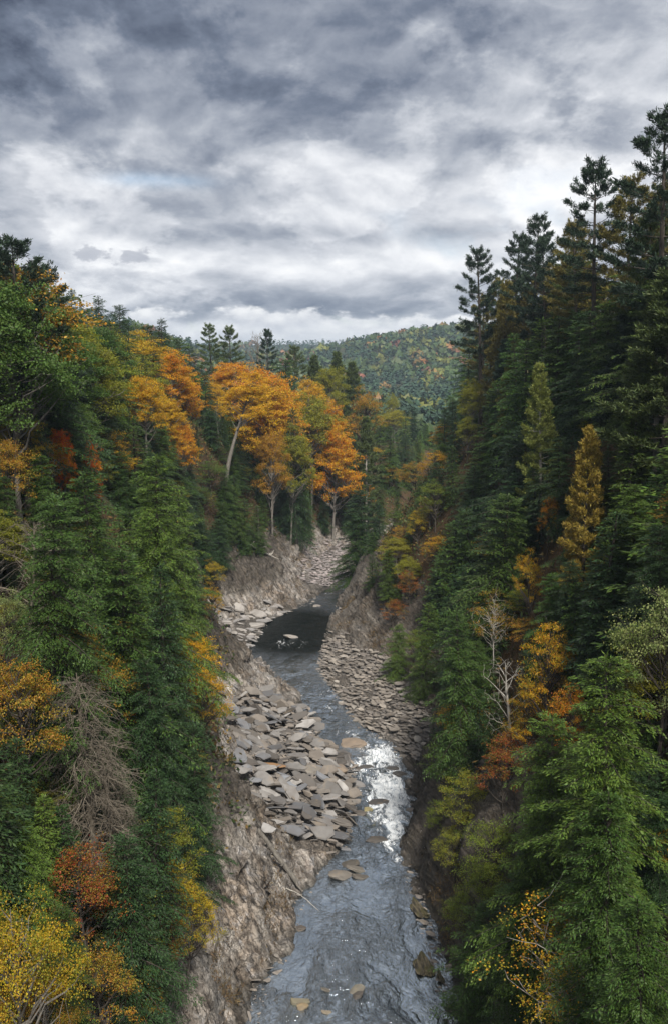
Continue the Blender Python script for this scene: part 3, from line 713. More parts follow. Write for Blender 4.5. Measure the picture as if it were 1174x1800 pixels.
# foliage colours (albedo)
HEM = (.046, .088, .015); HEM_B = (.029, .062, .018); HEM_L = (.076, .126, .018); PINEC = (.088, .120, .036); PINED = (.034, .060, .034)
OLIVE = (.15, .13, .030); ORANGE = (.60, .245, .013); GOLD = (.55, .315, .016); YEL = (.48, .34, .02); YG = (.24, .24, .022); LIME = (.16, .21, .028)
GREEN = (.085, .15, .028); RED = (.72, .11, .012); RUST = (.30, .09, .02); OCHRE = (.42, .23, .025); PALEG = (.24, .29, .11)

# ------------------------------------------------------------------ trees one can single out in the photo
HERO = []     # projected boxes (x0,x1,y0,y1,depth) used so that the crowd does not hide them
def march(px, py, H):
    r = ray(px, py); t = np.arange(20, 600, .5)
    x, y, z = r[0] * t, r[1] * t, CAMZ + r[2] * t
    hit = np.nonzero(z <= tgrid(x, y) - .4 + H)[0]
    i = hit[0] if len(hit) else len(t) - 1
    return x[i], y[i]
def hero(kind, px, py, H, color, label, Y=None, wf=1.0, lean=False, keep=.4, dx=0.0, **kw):
    """top of the tree at a photo position; stands on the terrain where a tree of that height reaches that sight line (or at depth Y)"""
    if Y is None: x, y = march(px, py, H)
    else:
        r = ray(px, py); t_ = Y / r[1]; x, y = r[0] * t_, Y
        H = CAMZ + r[2] * t_ - (float(terrain(x, y)) - .4)
        if not 6 < H < 36: print('HERO height', label, round(H, 1)); H = min(max(H, 6), 34)
    x += dx; pr = PROTO[kind][0]; R = pr[1] * H / pr[0] * wf
    z0 = float(terrain(x, y))
    xs, yb, d = project(x, y, z0 + H * .25); 
    yt = project(x, y, z0 + H)[1]
    w_ = F * R / d
    HERO.append((xs - w_ * .85, xs + w_ * .85, yt, yt + (yb - yt) * (.5 if keep > .15 else .85), d, keep, x, y, R))
    return plant(kind, x, y, H, color, label, wf=wf, **kw)

exec_heroes = [
 ('hemlock', 362, 655, 0, HEM_B, 'dark hemlock parting the left and central orange maples', dict(Y=232, keep=.1, wf=.9)),
 ('hemlock', 520, 700, 0, HEM_B, 'dark hemlock tip showing inside the central orange band', dict(Y=240, keep=.1, wf=.7)),
 ('hemlock', 455, 862, 0, HEM_B, 'short dark hemlock in front of the leaning maple stem', dict(Y=236, keep=.05, wf=1.3)),
 ('hemlock', 495, 850, 0, HEM_B, 'short dark hemlock below the olive yellow tree', dict(Y=241, keep=.05, wf=1.2)),
 ('hemlock', 535, 862, 0, HEM, 'short hemlock above the top edge of the gravel bar', dict(Y=251, keep=.05, wf=1.3)),
 ('hemlock', 570, 872, 0, HEM_B, 'short dark hemlock at the top right of the gravel bar', dict(Y=262, keep=.05, wf=1.2)),
 ('hemlock', 345, 775, 0, HEM_B, 'shadowed hemlock under the left orange group', dict(Y=208, keep=.1)),
 ('hemlock', 398, 800, 0, HEM_B, 'shadowed hemlock behind the leaning golden maple', dict(Y=240, keep=.1)),
 ('hemlock', 470, 815, 0, HEM_B, 'shadowed hemlock right of the leaning golden maple', dict(Y=243, keep=.1)),
 ('hemlock', 530, 815, 0, HEM, 'hemlock screening the stems of the central orange band', dict(Y=257, keep=.1)),
 ('hemlock', 582, 800, 0, HEM, 'hemlock at the head of the upstream gravel', dict(Y=272, keep=.1)),
 ('hemlock', 615, 840, 0, HEM_B, 'dark hemlock where the gorge bends out of sight', dict(Y=268, keep=.1)),
 ('hemlock', 640, 862, 0, HEM_B, 'dark hemlock on the inside of the upstream bend', dict(Y=219, keep=.1, wf=1.1)),
 ('hemlock', 668, 885, 0, HEM_B, 'shaded hemlock at the right side of the upstream bend', dict(Y=215, keep=.1, wf=1.1)),
 ('hemlock', 628, 915, 0, HEM, 'low hemlock at the tip of the right bank rock spur', dict(Y=216, keep=.1, wf=1.3)),
 ('hemlock', 655, 950, 0, HEM, 'low bushy hemlock on the shoulder of the rock spur', dict(Y=206, keep=.1, wf=1.3)),
 ('mixed', 690, 985, 0, GREEN, 'green bush like tree on the shoulder of the rock spur', dict(Y=200, keep=.1, wf=1.2)),
 ('hemlock', 700, 930, 0, HEM, 'hemlock above the right bank rock spur', dict(Y=210, keep=.1)),
 ('hemlock', 735, 985, 0, HEM, 'hemlock between the rock spur and the stony beach', dict(Y=192, keep=.1)),
 ('maple', 210, 636, 0, GOLD, 'deep yellow maple left of the tallest orange crown on the left slope', dict(Y=168, wf=.9)),
 ('maple', 325, 655, 0, ORANGE, 'vivid orange maple at the right flank of the left orange group', dict(Y=205, wf=.95)),
 ('maple', 322, 735, 0, ORANGE, 'lower orange maple hanging under the left orange group', dict(Y=190, wf=.7)),
 ('maple', 240, 705, 0, GOLD, 'lower amber maple in the left orange group', dict(Y=165, wf=.75)),
 ('maple', 470, 668, 0, GOLD, 'full golden maple in the middle of the central orange band', dict(Y=248, wf=1.1)),
 ('broad', 548, 690, 0, YG, 'yellow green tree at the right end of the central orange band', dict(Y=266, wf=1.0)),
 ('maple', 585, 750, 0, ORANGE, 'lowest orange maple of the central band, next to dark stems', dict(Y=262, wf=.8)),
 ('mixed', 270, 1600, 6, RUST, 'reddish shrubby tree rooted in the brown rock wall', dict(wf=1.0, keep=.05)),
 ('mixed', 240, 1690, 6, OCHRE, 'ochre shrubby tree low on the brown rock wall', dict(wf=1.0, keep=.05)),
 ('mixed', 215, 1560, 7, YG, 'dull green shrubby tree left of the reddish one on the rock wall', dict(wf=1.1, keep=.05)),
 ('hemlock', 250, 1370, 15, HEM_B, 'dark hemlock filling the gap under the slab heap hemlock', dict(wf=1.0, keep=.2)),
 ('hemlock', 225, 1480, 13, HEM_B, 'shaded hemlock at the top of the brown rock wall', dict(wf=1.0, keep=.2)),
 ('mixed', 790, 1290, 7, GREEN, 'green shrubby tree on the lip of the right cliff upstream of the rapids', dict(wf=1.2, keep=.05)),
 ('mixed', 775, 1400, 6, LIME, 'small lime shrub on the right cliff face beside the rapids', dict(wf=1.0, keep=.05)),
 ('mixed', 800, 1450, 6, YG, 'small yellow green shrub on the right cliff face below the rapids', dict(wf=1.0, keep=.05)),
 ('mixed', 815, 1570, 6, LIME, 'bright green shrub low on the dark right cliff', dict(wf=1.1, keep=.05)),
 ('hemlock', 850, 1600, 11, HEM, 'small hemlock leaning off the right cliff near the bottom', dict(wf=1.2, keep=.1)),
 ('mixed', 690, 1055, 6, RUST, 'brown leafed shrub on the right bank rock spur', dict(wf=1.2, keep=.05)),
 ('mixed', 735, 1105, 6, LIME, 'green shrub at the top of the stony right beach', dict(wf=1.2, keep=.05)),
 ('hemlock', 700, 1100, 9, HEM_L, 'young light hemlock over the stony right beach', dict(wf=1.1, keep=.05)),
 # left skyline and upper left slope
 ('pine', 30, 425, 0, PINED, 'tall dark pine breaking the skyline at the far left of the photo', dict(Y=92, wf=1.25)),
 ('pine', 62, 470, 0, PINED, 'shorter dark pine just right of the tall pine at the left skyline', dict(Y=98, wf=1.1)),
 ('hemlock', 126, 510, 0, HEM_B, 'dark pointed hemlock on the left skyline right of the two pines', dict(Y=135, wf=.75)),
 ('hemlock', 178, 523, 0, HEM_B, 'sharpest dark hemlock spire standing alone on the left skyline', dict(Y=160, wf=.7)),
 ('hemlock', 207, 538, 0, HEM_B, 'dark hemlock spire close beside the sharpest spire on the left skyline', dict(Y=172, wf=.75)),
 ('hemlock', 288, 560, 0, HEM_B, 'small dark hemlock spire on the skyline above the yellow green crown', dict(Y=230, wf=.75)),
 ('broad', 88, 520, 0, GREEN, 'rounded green broadleaf tree below the two dark pines at upper left', dict(Y=112, wf=.8)),
 ('broad', 132, 556, 0, YG, 'yellow green broadleaf tree on the upper left slope below the dark spires', dict(Y=124, wf=.7)),
 ('broad', 18, 488, 0, GREEN, 'leafy green tree at the left edge beside the tall dark pine', dict(Y=88, wf=.8)),
 ('broad', 190, 578, 14, YEL, 'yellow broadleaf tree on the upper left slope left of the big orange maples', dict(wf=.9)),
 ('broad', 225, 600, 14, YEL, 'golden yellow tree touching the left side of the big orange maple', dict(wf=.85)),
 ('broad', 272, 573, 15, YG, 'yellow green rounded tree rising behind the big orange maple', dict(wf=.9)),
 ('maple', 296, 622, 17, ORANGE, 'big bright orange maple on the left slope, tallest of the left pair', dict(wf=1.0)),
 ('maple', 255, 650, 15, GOLD, 'amber maple leaning against the left flank of the big orange maple', dict(wf=.9)),
 ('maple', 300, 690, 14, GOLD, 'amber orange maple directly below the big orange maple', dict(wf=.9)),
 ('broad', 345, 596, 14, GREEN, 'green broadleaf tree on the ridge between the two orange maple groups', dict()),
 ('maple', 408, 625, 0, ORANGE, 'brightest orange maple crown on the ridge left of centre', dict(Y=262, wf=1.2)),
 ('maple', 452, 640, 0, ORANGE, 'wide orange maple next to the brightest one on the central ridge', dict(Y=256, wf=1.3)),
 ('maple', 488, 690, 0, ORANGE, 'orange maple below the ridge maples, right above the golden leaning maple', dict(Y=250, wf=.9)),
 ('maple', 384, 662, 0, GOLD, 'slim amber maple with a bare lower stem between the orange groups', dict(Y=240, wf=.62)),
 ('leanmaple', 432, 728, 0, (.66, .38, .016), 'tall golden maple with a pale leaning trunk above the river rocks', dict(Y=219, wf=1.4, rot=0.0, keep=.05, dx=-4.6)),
 ('maple', 540, 660, 0, GOLD, 'golden maple on the central slope left of the pale pines', dict(Y=285, wf=.9)),
 ('maple', 578, 705, 0, ORANGE, 'deep orange maple low on the central slope beside the pale pines', dict(Y=275, wf=.8)),
 ('broad', 572, 640, 0, YG, 'yellow green tree between the golden maple and the pale pines', dict(Y=300, wf=.8)),
 ('broad', 510, 745, 0, YG, 'olive yellow tree with a thin dark trunk right of the leaning golden maple', dict(Y=238, wf=.6)),
 ('broad', 478, 755, 0, OCHRE, 'dull gold tree half hidden behind the leaning golden maple', dict(Y=232, wf=.6)),
 ('maple', 108, 738, 12, RED, 'red maple with scattered scarlet sprays among the left hemlocks', dict(wf=.42)),
 ('maple', 155, 765, 12, RED, 'scarlet maple, the reddest crown among the left hemlocks', dict(wf=.36)),
 ('mixed', 203, 742, 11, GOLD, 'small golden tree on the left slope right of the scarlet maple', dict(wf=.8)),
 ('sparse', 60, 745, 10, GOLD, 'thin golden tree at the left edge above the grey green hemlocks', dict(wf=1.2)),
 ('mixed', 22, 700, 11, YEL, 'yellow and orange broadleaf tree at the left edge of the photo', dict(wf=.7)),
 ('mixed', 10, 765, 10, OCHRE, 'ochre broadleaf tree at the left edge below the yellow one', dict(wf=.75)),
 # left middle
 ('bighemlock', 168, 838, 22, HEM, 'large feathery hemlock at mid left with a pointed tip', dict(wf=.95, keep=.2)),
 ('bighemlock', 262, 800, 24, HEM_L, 'largest lighter green hemlock on the left bank beside the gorge', dict(wf=.9, keep=.2)),
 ('bighemlock', 320, 868, 22, HEM_L, 'grey green hemlock leaning towards the pale river rocks', dict(wf=.75, keep=.2)),
 ('bighemlock', 70, 880, 20, HEM, 'broad dark hemlock at lower mid left beside the pointed one', dict()),
 ('hemlock', 210, 975, 20, HEM, 'dark hemlock below the large feathery hemlock on the left', dict()),
 ('hemlock', 290, 1000, 20, HEM_B, 'dark hemlock right over the ochre tree on the left bank', dict(wf=.8)),
 ('mixed', 378, 978, 9, YEL, 'small yellow tree at the edge of the striped rock face', dict(wf=.75, keep=.1)),
 ('mixed', 372, 1022, 8, GOLD, 'small golden tree leaning over the pale slabs left of the pool', dict(wf=.7, keep=.1)),
 ('maple', 332, 1095, 11, GOLD, 'bushy amber tree low on the left bank beside the beige rock', dict(wf=1.0, keep=.08)),
 ('mixed', 345, 1165, 9, GOLD, 'small ochre gold tree under the bushy amber tree on the left bank', dict(wf=.9, keep=.1)),
 ('mixed', 110, 1060, 12, OCHRE, 'orange brown tree at lower left above the bare grey conifer', dict(wf=.72, keep=.12)),
 ('mixed', 165, 1120, 11, OCHRE, 'rust and yellow tree touching the top of the bare grey conifer', dict(wf=1.0, keep=.15)),
 ('mixed', 30, 1150, 11, OCHRE, 'gold and brown tree at the left edge beside the bare grey conifer', dict(wf=.8, keep=.15)),
 ('bare', 40, 925, 11, OLIVE, 'leafless brown tree with fanned twigs at the left edge', dict(wf=1.1, keep=.1)),
 ('mixed', 2, 1030, 9, PALEG, 'pale green leafy tuft cut by the left edge of the photo', dict(wf=.6, keep=.1)),
 ('deadconifer', 158, 1185, 15, OLIVE, 'grey dead conifer hung with drooping bare twigs at lower left', dict(wf=1.25, keep=.04)),
 ('deadconifer', 200, 1300, 13, OLIVE, 'second smaller grey dead conifer right under the first', dict(wf=1.05, keep=.05)),
 ('bighemlock', 300, 1165, 20, HEM_B, 'dark hemlock standing left of the heap of grey slabs', dict(wf=.8, keep=.15)),
 ('hemlock', 345, 1290, 13, HEM_B, 'small dark hemlock overhanging the heap of grey slabs', dict(wf=.8, keep=.15)),
 ('mixed', 150, 1480, 9, RUST, 'rust red tree under the grey dead conifers at lower left', dict(wf=1.0, keep=.1)),
 ('mixed', 195, 1530, 8, RUST, 'dark red bush like tree beside the rust red tree at lower left', dict(wf=.8, keep=.1)),
 ('mixed', 290, 1415, 10, YG, 'yellow green young tree on the edge of the brown rock wall', dict(wf=.75, keep=.08)),
 ('mixed', 300, 1500, 9, YEL, 'yellow young tree clinging to the brown rock wall', dict(wf=.7, keep=.08)),
 ('mixed', 325, 1560, 8, YEL, 'small yellow tree lowest on the brown rock wall', dict(wf=.7, keep=.08)),
 ('nearbroad', 22, 1555, 13, YEL, 'bright yellow green tree filling the lower left corner', dict(wf=.72, keep=.04)),
 ('nearbroad', 75, 1670, 9, OCHRE, 'orange tinted tree in front of the bright yellow green one at lower left', dict(wf=.5, keep=.1)),
 ('mixed', 190, 1630, 9, OCHRE, 'ochre tree at the foot of the lower left slope', dict(wf=.8, keep=.1)),
 # centre background
 ('pine', 372, 572, 0, (.10, .14, .04), 'pale green pine with layered boughs on the central skyline, leftmost of three', dict(Y=300)),
 ('pine', 408, 580, 0, PINEC, 'pale green pine on the central skyline, middle one of three', dict(Y=315)),
 ('bare', 449, 588, 0, RUST, 'bare reddish tree on the central skyline between two pines', dict(Y=325, wf=.55)),
 ('pine', 470, 583, 0, PINED, 'dark layered pine right of the bare reddish tree on the skyline', dict(Y=310, wf=.8)),
 ('pine', 520, 598, 0, PINEC, 'pine on the central ridge against the distant hill', dict(Y=350)),
 ('fullpine', 555, 628, 0, PINEC, 'yellowish green pine on the central ridge above the golden maple', dict(Y=330)),
 ('fullpine', 595, 622, 0, PINEC, 'tallest pale pine of the central clump left of the valley notch', dict(Y=335)),
 ('fullpine', 622, 640, 0, PINEC, 'pale pine on the right side of the central clump', dict(Y=325)),
 ('palepine', 643, 700, 0, PINEC, 'thin pine with a bare pale trunk standing in the valley notch', dict(Y=270, wf=.8, keep=.1)),
 ('mixed', 636, 672, 0, OCHRE, 'small orange topped tree in the valley notch by the pale pines', dict(Y=300, wf=.7)),
 ('broad', 690, 690, 0, YG, 'small olive yellow tree beside the pale strip of road', dict(Y=420, wf=.5)),
 # right skyline
 ('pine', 850, 440, 0, PINED, 'dark windswept pine at the left end of the right hand pine row', dict(Y=188, wf=1.0)),
 ('pine', 893, 416, 0, PINED, 'second dark pine in the right hand row next to the windswept one', dict(Y=176, wf=.95)),
 ('pine', 942, 384, 0, PINED, 'dark flat topped pine in the middle of the right hand row', dict(Y=158, wf=.95)),
 ('fullpine', 882, 500, 0, OLIVE, 'olive tinted pine in front of the right hand row', dict(Y=172, wf=.8)),
 ('pine', 1000, 402, 0, OLIVE, 'brownish green pine with bare stems right of the flat topped pine', dict(Y=146, wf=1.0)),
 ('pine', 972, 425, 0, PINED, 'slender pine squeezed between the flat topped and brownish pines', dict(Y=152, wf=.85)),
 ('pine', 1062, 300, 0, PINED, 'tallest dark pine with level plumed boughs on the right skyline', dict(Y=120, wf=1.05)),
 ('pine', 1030, 392, 0, OLIVE, 'thin brown green pine left of the tallest plumed pine', dict(Y=130, wf=.9)),
 ('pine', 1108, 312, 0, OLIVE, 'olive brown pine right of the tallest plumed pine', dict(Y=112, wf=.95)),
 ('pine', 1172, 200, 0, PINED, 'topmost pine rising at the right edge of the photo', dict(Y=90, wf=1.1)),
 ('pine', 1140, 330, 0, OLIVE, 'olive pine between the topmost pine and the tallest plumed pine', dict(Y=100, wf=1.0)),
 ('palepine', 1168, 500, 17, PINEC, 'pale green pine with long level boughs at the right edge', dict(wf=1.2, keep=.1)),
 ('fullpine', 1085, 490, 14, OLIVE, 'brownish olive pine below the tallest plumed pine', dict(wf=.9)),
 # right slope
 ('palepine', 893, 628, 17, (.26, .24, .045), 'yellow green pine on the right slope, left one of a pair', dict(wf=.8, keep=.08)),
 ('palepine', 958, 648, 19, (.22, .25, .06), 'pale pine with a straight light trunk on the right slope', dict(wf=.8, keep=.2)),
 ('broad', 828, 666, 12, YG, 'yellow green broadleaf tree among dark hemlocks beneath the pine row', dict(wf=.8, keep=.08)),
 ('mixed', 822, 730, 9, YG, 'small yellow tree just under the yellow green broadleaf on the right slope', dict(wf=.8, keep=.12)),
 ('mixed', 1008, 612, 10, YEL, 'small yellow tree behind the pale trunked pine on the right slope', dict(wf=.7, keep=.12)),
 ('fullpine', 1034, 762, 16, (.27, .20, .035), 'amber tinted conifer glowing among dark hemlocks on the right slope', dict(wf=.8, keep=.2)),
 ('mixed', 965, 868, 7, ORANGE, 'orange sapling left of the amber tinted conifer', dict(wf=.5, keep=.1)),
 ('mixed', 690, 812, 11, OCHRE, 'yellow and orange tree above the far end of the pool', dict(wf=.8, keep=.1)),
 ('mixed', 652, 850, 10, ORANGE, 'narrow orange tree at the right side of the upstream gravel', dict(wf=.55, keep=.1)),
 ('mixed', 765, 842, 10, LIME, 'pale yellow green tree right of the yellow and orange one', dict(wf=.8, keep=.1)),
 ('mixed', 735, 895, 8, YEL, 'bright yellow small tree low among the right bank hemlocks', dict(wf=.75, keep=.08)),
 ('mixed', 720, 1000, 7, RUST, 'rusty brown small tree above the right bank rock spur', dict(wf=.9, keep=.1)),
 ('mixed', 935, 960, 9, GOLD, 'golden sprayed small tree in the middle of the right slope', dict(wf=.5, keep=.2)),
 ('sparse', 870, 1035, 10, OCHRE, 'thin ochre leafed tree left of the golden sprays on the right slope', dict(wf=1.0, keep=.08)),
 ('mixed', 968, 1085, 12, GOLD, 'tall golden layered tree on the right slope above the big hemlock', dict(wf=.62, keep=.15)),
 ('mixed', 1008, 1195, 9, ORANGE, 'orange gold tree touching the top of the big right hemlock', dict(wf=.65, keep=.15)),
 ('mixed', 925, 1200, 9, GOLD, 'golden tree behind white bare branches on the right slope', dict(wf=.65, keep=.15)),
 ('palebare', 905, 1170, 11, OLIVE, 'white limbed leafless tree on the right slope', dict(wf=1.0, keep=.04)),
 ('mixed', 888, 1285, 9, RUST, 'rusty orange tree on the right cliff edge above the rapids', dict(wf=.8, keep=.1)),
 ('mixed', 818, 1352, 8, YG, 'yellow green tree hanging over the right cliff by the rapids', dict(wf=1.0, keep=.05)),
 ('mixed', 862, 1430, 9, LIME, 'lime green tree on the right cliff below the yellow green one', dict(wf=1.0, keep=.05)),
 ('mixed', 855, 1510, 8, LIME, 'lower lime green tree spilling over the dark right cliff', dict(wf=.9, keep=.06)),
 ('hemlock', 745, 1062, 15, HEM_L, 'light green hemlock with a dark stem at the edge of the stony beach', dict(wf=.85, keep=.06)),
 ('hemlock', 815, 1075, 17, HEM, 'hemlock with a dark stem right behind the stony beach', dict(wf=.8, keep=.1)),
 ('mixed', 1172, 1025, 14, PALEG, 'pale green broadleaf tree with orange tips at the right edge', dict(wf=.75, keep=.05)),
 ('bighemlock', 1085, 1175, 22, HEM_L, 'big bright green hemlock filling the lower right', dict(wf=1.0, keep=.05)),
 ('bighemlock', 985, 1270, 19, HEM_L, 'lighter hemlock in front of the big bright one at lower right', dict(wf=1.0, keep=.06)),
 ('bighemlock', 1080, 1420, 18, HEM, 'deep green hemlock at lower right below the two lighter ones', dict(wf=1.0, keep=.1)),
 ('bighemlock', 930, 1480, 14, HEM, 'hemlock reaching over the right cliff near the bottom', dict(wf=1.0, keep=.1)),
 ('bighemlock', 1160, 1600, 16, HEM, 'green hemlock in the lower right corner of the photo', dict(wf=1.0)),
 ('sparse', 990, 1555, 15, (.70, .38, .02), 'nearly bare birch with pale branches and a few golden leaves at lower right', dict(wf=1.15, keep=.02)),
 ('sparse', 1030, 1650, 12, (.62, .42, .03), 'small birch with yellow leaves below the nearly bare birch', dict(wf=1.0, keep=.02)),
]
for kind, px, py, H, colr, lab, kw in exec_heroes:
    hero(kind, px, py, H, colr, lab, **kw)

# ------------------------------------------------------------------ the crowd of trees between them
OPEN = [(345, 1800), (330, 1700), (345, 1560), (352, 1470), (378, 1400), (372, 1290), (372, 1200), (385, 1130), (385, 1040), (425, 975), (540, 955), (562, 925), (600, 940),
        (622, 1000), (640, 1045), (690, 1120), (735, 1190), (752, 1290), (770, 1380), (790, 1480), (815, 1600), (830, 1800)]
SKYL = np.array([(-200, 380), (0, 440), (60, 490), (90, 528), (170, 545), (210, 552), (260, 572), (340, 594), (370, 590), (480, 600), (540, 612), (600, 634), (650, 662), (682, 698), (720, 692),
                 (760, 660), (800, 625), (830, 590), (860, 560), (920, 530), (1000, 500), (1080, 470), (1174, 430), (1400, 380)], float)
def in_poly(px, py, poly):
    c = False; n = len(poly); j = n - 1
    for i in range(n):
        xi, yi = poly[i]; xj, yj = poly[j]
        if (yi > py) != (yj > py) and px < (xj - xi) * (py - yi) / (yj - yi) + xi: c = not c
        j = i
    return c
placed = [(h[6], h[7], h[8]) for h in HERO]
cell = {}
def put(x, y, R): cell.setdefault((int(x // 6), int(y // 6)), []).append((x, y, R))
for p_ in placed: put(*p_)
def clear(x, y, R, k):
    i, j = int(x // 6), int(y // 6)
    for a in (-1, 0, 1):
        for b in (-1, 0, 1):
            for (u, v, S) in cell.get((i + a, j + b), ()):
                if math.hypot(u - x, v - y) < (R + S) * k: return False
    return True
def visible_share(box):
    x0, x1, y0, y1, d = box
    for (hx0, hx1, hy0, hy1, hd, keep, *_r) in HERO:
        if d < hd - 1:
            ox = min(x1, hx1) - max(x0, hx0); oy = min(y1, hy1) - max(y0, hy0)
            if ox > 0 and oy > 0 and ox * oy > keep * (hx1 - hx0) * (hy1 - hy0): return False
    return True
ZONES = {
 'hemlock_l_near': ('dark hemlock in the dense crowd on the near left slope', 'hemlocks crowded on the near left slope'),
 'hemlock_l_far': ('dark hemlock in the crowd on the farther left slope below the ridge', 'hemlocks crowded on the farther left slope'),
 'hemlock_r_near': ('dark hemlock in the dense crowd on the near right slope', 'hemlocks crowded on the near right slope'),
 'hemlock_r_far': ('dark hemlock in the crowd on the farther right slope below the pines', 'hemlocks crowded on the farther right slope'),
 'hemlock_valley': ('small dark hemlock far upstream where the valley bends', 'hemlocks far upstream in the valley bend'),
 'pine_l': ('green pine mixed into the woods along the left ridge', 'pines along the left ridge'),
 'pine_r': ('tall thin pine in the crowded row along the right rim', 'pines crowded along the right rim'),
 'pine_valley': ('small pale pine far upstream where the valley bends', 'pines far upstream in the valley bend'),
 'leaf_l': ('turning broadleaf tree scattered among the left hemlocks', 'broadleaf trees among the left hemlocks'),
 'leaf_r': ('turning broadleaf tree scattered among the right hemlocks', 'broadleaf trees among the right hemlocks'),
 'leaf_valley': ('small turning broadleaf tree far upstream in the valley', 'broadleaf trees far upstream in the valley'),
}
def jitter(c, a=.22):
    f = random.uniform(1 - a, 1 + a); return tuple(max(0, v * f * random.uniform(.93, 1.07)) for v in c)
counts = {}
cand = []
tops = {}
def top_clear(px, py, w_, d):
    i, j = int(px // 60), int(py // 60)
    for a in (-2, -1, 0, 1, 2):
        for b in (-2, -1, 0, 1, 2):
            for (u, v, ww, dd) in tops.get((i + a, j + b), ()):
                m_ = (w_ + ww) / 2
                if abs(dd - d) < .35 * d and math.hypot((u - px) / (.40 * m_), (v - py) / (.46 * m_)) < 1: return False
    return True
for h_ in HERO: tops.setdefault((int((h_[0] + h_[1]) / 2 // 60), int(h_[2] // 60)), []).append(((h_[0] + h_[1]) / 2, h_[2], h_[1] - h_[0], h_[4]))
def try_tree(kind, x, y, H, wf, kclear, margin_sky=0, check_top=True, check_hero=True):
    z, d, wb, wc, lf_ = tinfo(x, y)
    if d < (wb + wc * .75 if y < 262 else .5): return False
    R = PROTO[kind][0][1] * H / PROTO[kind][0][0] * wf
    if not clear(x, y, R, kclear): return False
    sx, sy, dd = [float(v) for v in project(x, y, z + H)]
    if dd < 20: return False
    lim = float(np.interp(sx, SKYL[:, 0], SKYL[:, 1])) - margin_sky
    if sy < lim:
        need = H - (lim - sy) / F * dd
        if need < 7: return False
        R *= need / H; H = need; sy = lim
    if sx < -35 or sx > 1210 or sy > 1815: return False
    w_ = 2 * F * R / dd
    if check_top and not top_clear(sx, sy, w_, dd): return False
    bx, by, bd = [float(v) for v in project(x, y, z + 1)]
    for f in (.04, .15, .3, .45, .7, .95):           # nothing in front of the river and its rocks
        qx, qy, qd = [float(v) for v in project(x, y, z + H * f)]
        wv = F * R * (1 - f * .8) / qd
        for k in (-.9, -.5, 0, .5, .9):
            if in_poly(qx + k * wv, qy, OPEN): return False
    if check_hero and not visible_share((sx - w_ * .4, sx + w_ * .4, sy, by, dd)): return False
    put(x, y, R); tops.setdefault((int(sx // 60), int(sy // 60)), []).append((sx, sy, w_, dd))
    side = 'l' if lf_ else 'r'
    cand.append((kind, x, y, H, R, wf, side, y > 165, y > 330, side == 'r' and x > 27 and 60 < y < 205, z))
    return True
# pines along the right rim
for _ in range(260):
    y = random.uniform(70, 205); x = random.uniform(29, 52)
    try_tree('pine', x, y, random.uniform(20, 28), random.uniform(.85, 1.1), .36, 60, False)
    if len(cand) > 20: break
# crowns that close the ridge line on both sides
def ridge(px0, px1, step, ypts, kinds, drop):
    px = px0
    while px < px1:
        for row in range(2):
            qx = px + random.uniform(-4, 4); Y_ = float(np.interp(qx, [p[0] for p in ypts], [p[1] for p in ypts])) * (1 - .13 * row) * random.uniform(.95, 1.05)
            qy = float(np.interp(qx, SKYL[:, 0], SKYL[:, 1])) + random.uniform(2, 20) + row * 45
            r_ = ray(qx, qy); t_ = Y_ / r_[1]; x = r_[0] * t_; z0 = float(tgrid(x, Y_)); H = CAMZ + r_[2] * t_ - z0 + .4
            if H < 7: continue
            kind = random.choice(kinds)
            try_tree(kind, x, Y_, min(H, 24), random.uniform(1.0, 1.4) if kind != 'spire' else random.uniform(1.0, 1.25), .16, 30, False, False)
        px += step
ridge(-40, 345, 13, [(0, 100), (100, 128), (200, 172), (345, 290)], ['hemlock', 'hemlock', 'spire', 'broad', 'hemlock'], 0)
ridge(825, 1200, 22, [(830, 235), (900, 180), (1000, 142), (1174, 96)], ['hemlock', 'hemlock', 'fullpine', 'spire'], 0)
# walk over the picture of the slopes in random order, far ridge to near bank
pts = [(px + random.uniform(-9, 9), py + random.uniform(-9, 9)) for px in range(-70, 1250, 15) for py in range(430, 1850, 15)]
random.shuffle(pts)
HR = {'hemlock': (13, 21), 'spire': (11, 18), 'pine': (22, 28), 'fullpine': (14, 20), 'maple': (12, 17), 'broad': (10, 15), 'mixed': (6, 9), 'shrub': (2, 4)}
for (px, py) in pts:
    if py < float(np.interp(px, SKYL[:, 0], SKYL[:, 1])): continue
    u = random.random()
    if px < 587:
        if py < 700: ks = ('hemlock', .42, 'spire', .62, 'broad', .80, 'maple', .90, 'fullpine', 1) if px < 330 else ('hemlock', .40, 'spire', .55, 'fullpine', .85, 'maple', .95, 'broad', 1)
        elif py < 1250: ks = ('hemlock', .72, 'spire', .88, 'broad', .94, 'mixed', 1)
        else: ks = ('hemlock', .70, 'spire', .84, 'mixed', 1)
    else: ks = ('hemlock', .74, 'spire', .92, 'mixed', .97, 'broad', 1)
    kind = [ks[i] for i in range(0, len(ks), 2) if u <= ks[i + 1]][0]
    H = random.uniform(*HR[kind])
    x, y = march(px, py, H)
    if y > 460: continue
    if not try_tree(kind, x, y, H, random.uniform(1.15, 1.65), .25): 
        x, y = march(px, py, H * .6); 
        if y < 460: try_tree(kind, x, y, H * .6, random.uniform(1.1, 1.45), .26)
STOP = {'on', 'at', 'in', 'right', 'left', 'below', 'above', 'beside', 'under', 'with', 'near', 'just', 'breaking', 'touching', 'rising', 'leaning', 'directly', 'next', 'among', 'against', 'between', 'close',
        'hung', 'half', 'filling', 'cut', 'standing', 'hanging', 'clinging', 'overhanging', 'lowest', 'over', 'low', 'squeezed', 'glowing', 'behind', 'spilling', 'reaching', 'tinted,', 'of', 'by'}
def short(label):
    o_ = []
    for w_ in label.split():
        if w_ in STOP: break
        o_.append(w_.rstrip(','))
        if w_.endswith(','): break
    return ' '.join(o_)
